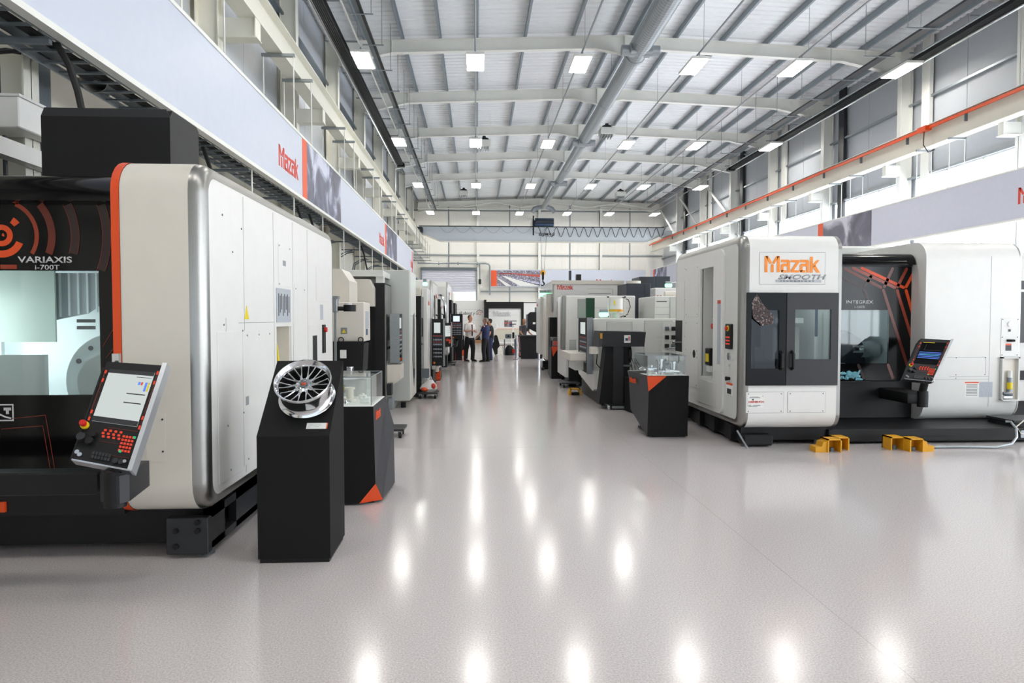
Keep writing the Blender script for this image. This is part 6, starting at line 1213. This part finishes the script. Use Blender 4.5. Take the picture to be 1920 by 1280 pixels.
for k, (x, w, m, lab) in enumerate(((1.78, 0.3, screenclut, 'wider printed stand on the white reception counter'), (2.1, 0.2, photo1, 'narrow dark printed stand on the white reception counter'))):
    t = thing('leaflet_stand', lab, 'leaflet stand', (x, 44.5, 1.12)); B(t, 'panel', m, x, x+w, 44.45, 44.5, 1.12, 1.55-0.08*k); B(t, 'red_mark', redp, x+0.05, x+w-0.05, 44.44, 44.45, 1.35, 1.4)
t = thing('ornament', 'small white ornament at the left end of the reception counter', 'ornament', (1.3, 44.5, 1.12)); MB().rings([(1.3, 44.5, 1.12, 0.08, 0.08), (1.3, 44.5, 1.2, 0.06, 0.06), (1.28, 44.5, 1.35, 0.02, 0.02)], 10).build('body', white, t, smooth=True)
t = thing('wooden_crate', 'light wooden box on the floor by the partition behind the people', 'box', (0.2, 46.9, 0)); B(t, 'box', wood, -0.35, 0.42, 46.6, 47.2, 0, 0.2); 
t = thing('carry_bag', 'small black bag on the wooden box behind the people', 'bag', (0.1, 46.9, 0.2)); MB().rings([(0.08, 46.9, 0.2, 0.18, 0.12), (0.08, 46.9, 0.4, 0.14, 0.1), (0.12, 46.9, 0.55, 0.05, 0.05)], 12).build('bag', black, t, smooth=True)
t = thing('rolled_tube', 'long pale rolled tube lying on the floor before the reception counter', 'tube', (1.8, 43, 0)); MB().cyl((0.95, 43.3, 0.12), (2.6, 42.8, 0.12), 0.12, 14).build('tube', white, t, smooth=True)
tb = thing('draped_table', 'table with black cloth and a glossy top behind two steel posts', 'table', (2.2, 28.6, 0))
B(tb, 'table_top', darkgrey, 1.72, 2.85, 28.2, 29.1, 0.94, 0.98); MB().prism([(1.78, 0.94), (2.8, 0.94), (2.72, 0.0), (1.84, 0.0)], 'y', 28.3, 28.35).build('black_cloth', blackcl, tb); B(tb, 'cloth_fold', black, 1.8, 2.78, 28.28, 28.3, 0.62, 0.64); B(tb, 'shelf', black, 1.8, 2.75, 28.4, 29.0, 0.3, 0.35)
for x, lab in ((1.62, 'steel barrier post at the left front of the black draped table'), (2.53, 'steel barrier post at the right front of the black draped table')):
    t = thing('barrier_post', lab, 'post', (x, 27.85, 0)); MB().cyl((x, 27.85, 0.03), (x, 27.85, 1.0), 0.045, 14).build('post', chrome, t, smooth=True); MB().cyl((x, 27.85, 0), (x, 27.85, 0.03), 0.14, 18).build('foot', galv, t, smooth=True)
t = thing('demonstration_unit', 'large black demonstration unit with white labels above the draped table', 'machine', (2.6, 28.9, 0.98))
MB().prism([(2.12, 1.25), (2.14, 1.85), (2.26, 1.95), (3.0, 1.95), (3.0, 1.25)], 'y', 28.6, 29.0).build('housing', black, t); MB().prism([(2.2, 1.25), (3.0, 1.25), (3.0, 1.0), (2.7, 1.0)], 'y', 28.65, 28.98).build('chute', black, t); B(t, 'label', paper, 2.35, 2.46, 28.59, 28.6, 1.44, 1.52); B(t, 'label', paper, 2.58, 2.74, 28.59, 28.6, 1.44, 1.51); B(t, 'side_strip', galvd, 2.08, 2.13, 28.6, 28.9, 1.28, 1.85); B(t, 'foot', cream, 2.55, 2.75, 28.7, 28.9, 0.98, 1.05)
t = thing('sign_box', 'small grey and red box on top of the black demonstration unit', 'box', (2.7, 28.8, 1.95)); B(t, 'box', galvd, 2.45, 2.75, 28.7, 28.9, 1.95, 2.15); B(t, 'red_end', redp, 2.75, 2.85, 28.7, 28.9, 1.95, 2.15)
t = thing('side_table', 'low table loaded with grey equipment left of the steel posts', 'table', (1.5, 31.2, 0))
B(t, 'table_top', offw, 1.22, 1.78, 30.9, 31.5, 0.74, 0.77)
for x in (1.25, 1.72):
    for y in (30.95, 31.42): B(t, 'leg', galvd, x, x+0.03, y, y+0.03, 0, 0.74)
for k, (x, w, h, m, lab) in enumerate(((1.3, 0.28, 0.2, galvd, 'grey camera unit on the low equipment table'), (1.62, 0.1, 0.28, black, 'upright black part on the low equipment table'))):
    q_ = thing('equipment_box', lab, 'equipment', (x+w/2, 31.2, 0.77)); B(q_, 'body', m, x, x+w, 31.1, 31.3, 0.77, 0.77+h, b=0.02); MB().cyl((x+w/2, 31.08, 0.87), (x+w/2, 31.1, 0.87), 0.05, 12).build('lens', rubber, q_)
t = thing('rucksack', 'black rucksack with red details under the low equipment table', 'bag', (1.5, 31.2, 0)); MB().rings([(1.5, 31.2, 0.0, 0.22, 0.16), (1.5, 31.2, 0.15, 0.25, 0.18), (1.5, 31.2, 0.35, 0.18, 0.14), (1.48, 31.2, 0.45, 0.08, 0.08)], 14).build('body', black, t, smooth=True); B(t, 'red_pocket', red, 1.62, 1.72, 31.0, 31.05, 0.1, 0.28)
t = thing('tripod_stand', 'thin white tripod stand with a dark crossbar by the low table', 'stand', (1.75, 33, 0))
for a in (0, 2.1, 4.2): MB().cyl((1.75+0.25*math.cos(a), 33+0.25*math.sin(a), 0), (1.75, 33, 1.25), 0.015, 6).build('leg', paper, t)
B(t, 'crossbar', black, 1.6, 1.9, 32.98, 33.02, 1.38, 1.42); MB().cyl((1.75, 33, 1.25), (1.75, 33, 1.42), 0.015, 6).build('head', black, t); MB().box(1.57, 1.93, 32.98, 33.02, 1.54, 1.57).build('crossbar', black, t)
ch = thing('folding_chair', 'chair with a wooden seat and thin steel legs draped by a black jacket', 'chair', (0.95, 31.5, 0))
B(ch, 'seat', wood, 0.85, 1.25, 31.3, 31.7, 0.43, 0.46)
for x in (0.88, 1.2):
    for y in (31.35, 31.65): MB().cyl((x, y, 0.43), (x+(0.03 if x > 1 else -0.03), y, 0), 0.012, 6).build('leg', galv, ch)
B(ch, 'backrest', darkgrey, 0.84, 0.86, 31.3, 31.7, 0.46, 0.85)
j = MB(); j.prism([(0.86, 0.92), (0.93, 0.9), (1.02, 0.6), (1.05, 0.42), (0.95, 0.3), (0.95, 0.05), (0.83, 0.02), (0.68, 0.42), (0.78, 0.62), (0.8, 0.88)], 'y', 31.22, 31.6)
j.one('jacket', blackcl, 'black jacket hanging over the folding chair', 'jacket', (0.85, 31.4, 0.05))

# ================================================================ PEOPLE
def skinmesh(V_, E_, R_, sub=1):
    me = bpy.data.meshes.new('tmp'); me.from_pydata(V_, E_, []); o = bpy.data.objects.new('tmp', me); COL.objects.link(o)
    md = o.modifiers.new('s', 'SKIN'); md.use_smooth_shade = True
    for i, r in enumerate(R_):
        sv = me.skin_vertices[0].data[i]; sv.radius = (r, r) if not isinstance(r, tuple) else r; sv.use_root = (i == 0)
    m2 = o.modifiers.new('u', 'SUBSURF'); m2.levels = sub; m2.render_levels = sub
    dg = bpy.context.evaluated_depsgraph_get(); dg.update(); out = bpy.data.meshes.new_from_object(o.evaluated_get(dg)); bpy.data.objects.remove(o); bpy.data.meshes.remove(me)
    return out
def person(lab, loc, rz, h, shirt, trous, hairc, armL, armR, hair='short', lean=0.0, tie=False, sleeve=0.5, feet=((0.02, 0), (-0.02, 0)), group=None, seated=False, cup=False):
    """faces local -y; arms are (elbow, wrist) in local metres for a 1.75 m figure"""
    k = h/1.75; root = thing('person', lab, 'person', loc, group); root.rotation_euler = (0, 0, rz); ORG[root.name] = Vector((0, 0, 0))
    L = Vector((0, lean, 0))
    J = {'pel': (0, 0, .93), 'bel': (0, lean*.4, 1.08), 'che': (0, lean*.8, 1.30), 'nek': (0, lean, 1.46), 'hd': (0, lean-.02, 1.56),
         'sL': (.17, lean, 1.41), 'sR': (-.17, lean, 1.41), 'eL': armL[0], 'eR': armR[0], 'wL': armL[1], 'wR': armR[1],
         'hL': (.09, 0, .88), 'hR': (-.09, 0, .88), 'kL': (.10, -.02+feet[0][0], .48), 'kR': (-.10, -.02+feet[1][0], .48), 'aL': (.11, .02+feet[0][0], .09), 'aR': (-.11, .02+feet[1][0], .09), 'tL': (.13, -.13+feet[0][0], .04), 'tR': (-.13, -.13+feet[1][0], .04)}
    names = list(J); idx = {n_: i for i, n_ in enumerate(names)}; Vv = [tuple(c*k for c in J[n_]) for n_ in names]
    E_ = [(idx[a], idx[b]) for a, b in (('pel', 'bel'), ('bel', 'che'), ('che', 'nek'), ('nek', 'hd'), ('che', 'sL'), ('che', 'sR'), ('sL', 'eL'), ('sR', 'eR'), ('eL', 'wL'), ('eR', 'wR'), ('pel', 'hL'), ('pel', 'hR'), ('hL', 'kL'), ('hR', 'kR'), ('kL', 'aL'), ('kR', 'aR'), ('aL', 'tL'), ('aR', 'tR'))]
    rad = dict(pel=.13, bel=.115, che=.12, nek=.055, hd=.06, sL=.06, sR=.06, eL=.042, eR=.042, wL=.026, wR=.026, hL=.085, hR=.085, kL=.058, kR=.058, aL=.04, aR=.04, tL=.035, tR=.035)
    R_ = [rad[n_]*k for n_ in names]
    for s in ('L', 'R'):      # fingers and thumb
        w = Vector(J['w'+s]); e = Vector(J['e'+s]); d = (w-e).normalized(); sd = d.cross(Vector((0, 0, 1))).normalized() if abs(d.z) < 0.95 else Vector((1, 0, 0))
        palm = w+d*.06; pi = len(Vv); Vv.append(tuple(palm*k)); R_.append(.026*k); E_.append((idx['w'+s], pi))
        for f in range(4):
            a = palm+d*.04+sd*(.012*(f-1.5)*1.4); b = a+d*(.03+.006*(1.5-abs(f-1.5)))-Vector((0, 0, .012)); c = b+d*.018-Vector((0, 0, .016))
            i = len(Vv); Vv += [tuple(a*k), tuple(b*k), tuple(c*k)]; R_ += [.009*k, .0085*k, .007*k]; E_ += [(pi, i), (i, i+1), (i+1, i+2)]
        a = w+d*.035+sd*.03; b = a+d*.035+sd*.012; i = len(Vv); Vv += [tuple(a*k), tuple(b*k)]; R_ += [.01*k, .008*k]; E_ += [(pi, i), (i, i+1)]
    me = skinmesh(Vv, E_, R_, 1)
    bm = bmesh.new(); bm.from_mesh(me); bpy.data.meshes.remove(me); mb = MB(); mb.bm.free(); mb.bm = bm
    hc = Vector((0, lean-.03, 1.64))
    ring = [(-.12, .03, .04), (-.10, .05, .06), (-.06, .065, .08), (0, .073, .092), (.05, .072, .094), (.09, .055, .075), (.115, .02, .03)]
    mb.rings([(hc.x*k, (hc.y+(-.01 if z < -.05 else 0))*k, (hc.z+z)*k, rx*k, ry*k) for z, rx, ry in ring], 16)
    mb.prism([((hc.y-.125)*k, (hc.z-.03)*k), ((hc.y-.085)*k, (hc.z+.03)*k), ((hc.y-.08)*k, (hc.z-.035)*k)], 'x', -.012*k, .012*k)   # nose
    for s in (-1, 1): mb.sphere(((hc.x+s*.075)*k, (hc.y+.01)*k, hc.z*k), .012*k, .02*k, .03*k, 8)
    body = mb.build('body', skin, root, smooth=True)
    fm = MB()
    for s in (-1, 1): fm.sphere((s*.03*k, (hc.y-.083)*k, (hc.z+.01)*k), .011*k, .01*k, .008*k, 8)
    fm.box(-.022*k, .022*k, (hc.y-.092)*k, (hc.y-.08)*k, (hc.z-.062)*k, (hc.z-.056)*k); fm.build('eyes_and_mouth', inkdark, body)
    hm = MB(); hm.rings([((0), (hc.y+.02)*k, (hc.z+z)*k, rx*k, ry*k) for z, rx, ry in ((-.07, .05, .055), (-.02, .076, .078), (.04, .081, .088), (.09, .07, .082), (.125, .035, .045))], 16); hm.build('hair', hairc, root, smooth=True)
    if hair == 'long': hm = MB(); hm.rings([(0, (hc.y+.05)*k, (hc.z+z)*k, rx*k, .05*k) for z, rx in ((-.28, .03), (-.2, .07), (-.08, .08), (.02, .07))], 12); hm.build('long_hair', hairc, root, smooth=True)
    cl = MB()
    cl.rings([(x*k, y*k, z*k, rx*k*1.08, ry*k*1.12) for x, y, z, rx, ry in ((0, 0, .90, .165, .125), (0, lean*.2, .98, .168, .13), (0, lean*.4, 1.1, .165, .128), (0, lean*.7, 1.25, .185, .13), (0, lean*.9, 1.36, .19, .115), (0, lean, 1.43, .15, .09), (0, lean, 1.475, .065, .065))], 20)
    for s, arm in (('L', armL), ('R', armR)):
        a = Vector(J['s'+s]); e = Vector(arm[0]); q_ = e if sleeve >= .9 else a.lerp(e, sleeve*1.5)
        pts = [a*k, a.lerp(e, .4)*k, q_*k]; cl.tube([tuple(p) for p in pts], [.075*k, .064*k, .06*k], 12)
    shirt_o = cl.build('shirt', shirt, root, smooth=True)
    if tie: MB().prism([(-.02, 1.45), (.02, 1.45), (.035, 1.02), (0, .98), (-.035, 1.02)], 'y', (lean*.6-.15), (lean*.6-.13)).build('tie', blackcl, root)
    tr = MB()
    for s in ('L', 'R'):
        hp, kn, an = [Vector(J[c+s]) for c in 'hka']; tr.tube([tuple((hp+Vector((0, 0, .07)))*k), tuple(hp.lerp(kn, .3)*k), tuple(kn*k), tuple(an.lerp(kn, .45)*k), tuple((an-Vector((0, 0, .04)))*k)], [.108*k, .11*k, .09*k, .078*k, .078*k], 14)
    tr.rings([(0, 0, .80*k, .15*k, .115*k), (0, 0, .88*k, .17*k, .13*k), (0, 0, .97*k, .162*k, .126*k)], 18)
    tr.build('trousers', trous, root, smooth=True)
    for s in ('L', 'R'):
        a = Vector(J['a'+s])*k; tt = Vector(J['t'+s])*k
        MB().rings([((a.x+tt.x)/2, (a.y+tt.y)/2-.01, .0, .048*k, .15*k), ((a.x+tt.x)/2, (a.y+tt.y)/2-.01, .03*k, .05*k, .155*k), ((a.x+tt.x)/2, (a.y+tt.y)/2+.02, .07*k, .042*k, .10*k), (a.x, a.y+.01, .11*k, .04*k, .05*k)], 14).build('shoe', rubber, root, smooth=True)
    return root
# faces: local -y is forward; rz=+90deg turns forward to +x
person('person in white shirt, black tie and black trousers holding a cup at chest height', (-0.28, 26.9, 0), math.radians(42), 1.80, shirtw, blackcl, hairb, ((.26, .0, 1.14), (.14, -.19, 1.13)), ((-.24, 0.02, 1.14), (-.10, -.2, 1.17)), tie=True, feet=((-.06, 0), (.10, 0)))
person('grey-haired person in navy polo gesturing with a raised hand', (0.34, 26.6, 0), math.radians(-118), 1.70, navy, blackcl, hairg, ((.20, -.12, 1.16), (.14, -.26, 1.03)), ((-.22, -.10, 1.18), (-.16, -.25, 1.36)), feet=((-.02, 0), (.05, 0)), lean=.02)
person('person in black polo standing mostly hidden behind the navy polo', (0.55, 27.6, 0), math.radians(-100), 1.66, blackcl, navy, hairb, ((.24, .03, 1.16), (.22, -.08, .95)), ((-.24, .03, 1.16), (-.2, -.1, .95)))
person('fair-haired person in grey top leaning over the black draped table', (1.98, 29.75, 0), math.radians(20), 1.66, greycl, pinkcl, hairbl, ((.2, -.3, 1.14), (.3, -.48, 1.02)), ((-.22, -.3, 1.14), (-.16, -.48, 1.02)), lean=-.22, hair='long')
t = thing('cup', 'small white cup in the hands of the white-shirted person', 'cup', (-0.01, 26.82, 1.19)); MB().cyl((-0.01, 26.8, 1.19), (-0.01, 26.8, 1.27), 0.028, 12, 0.035).build('cup', paper, t, smooth=True)
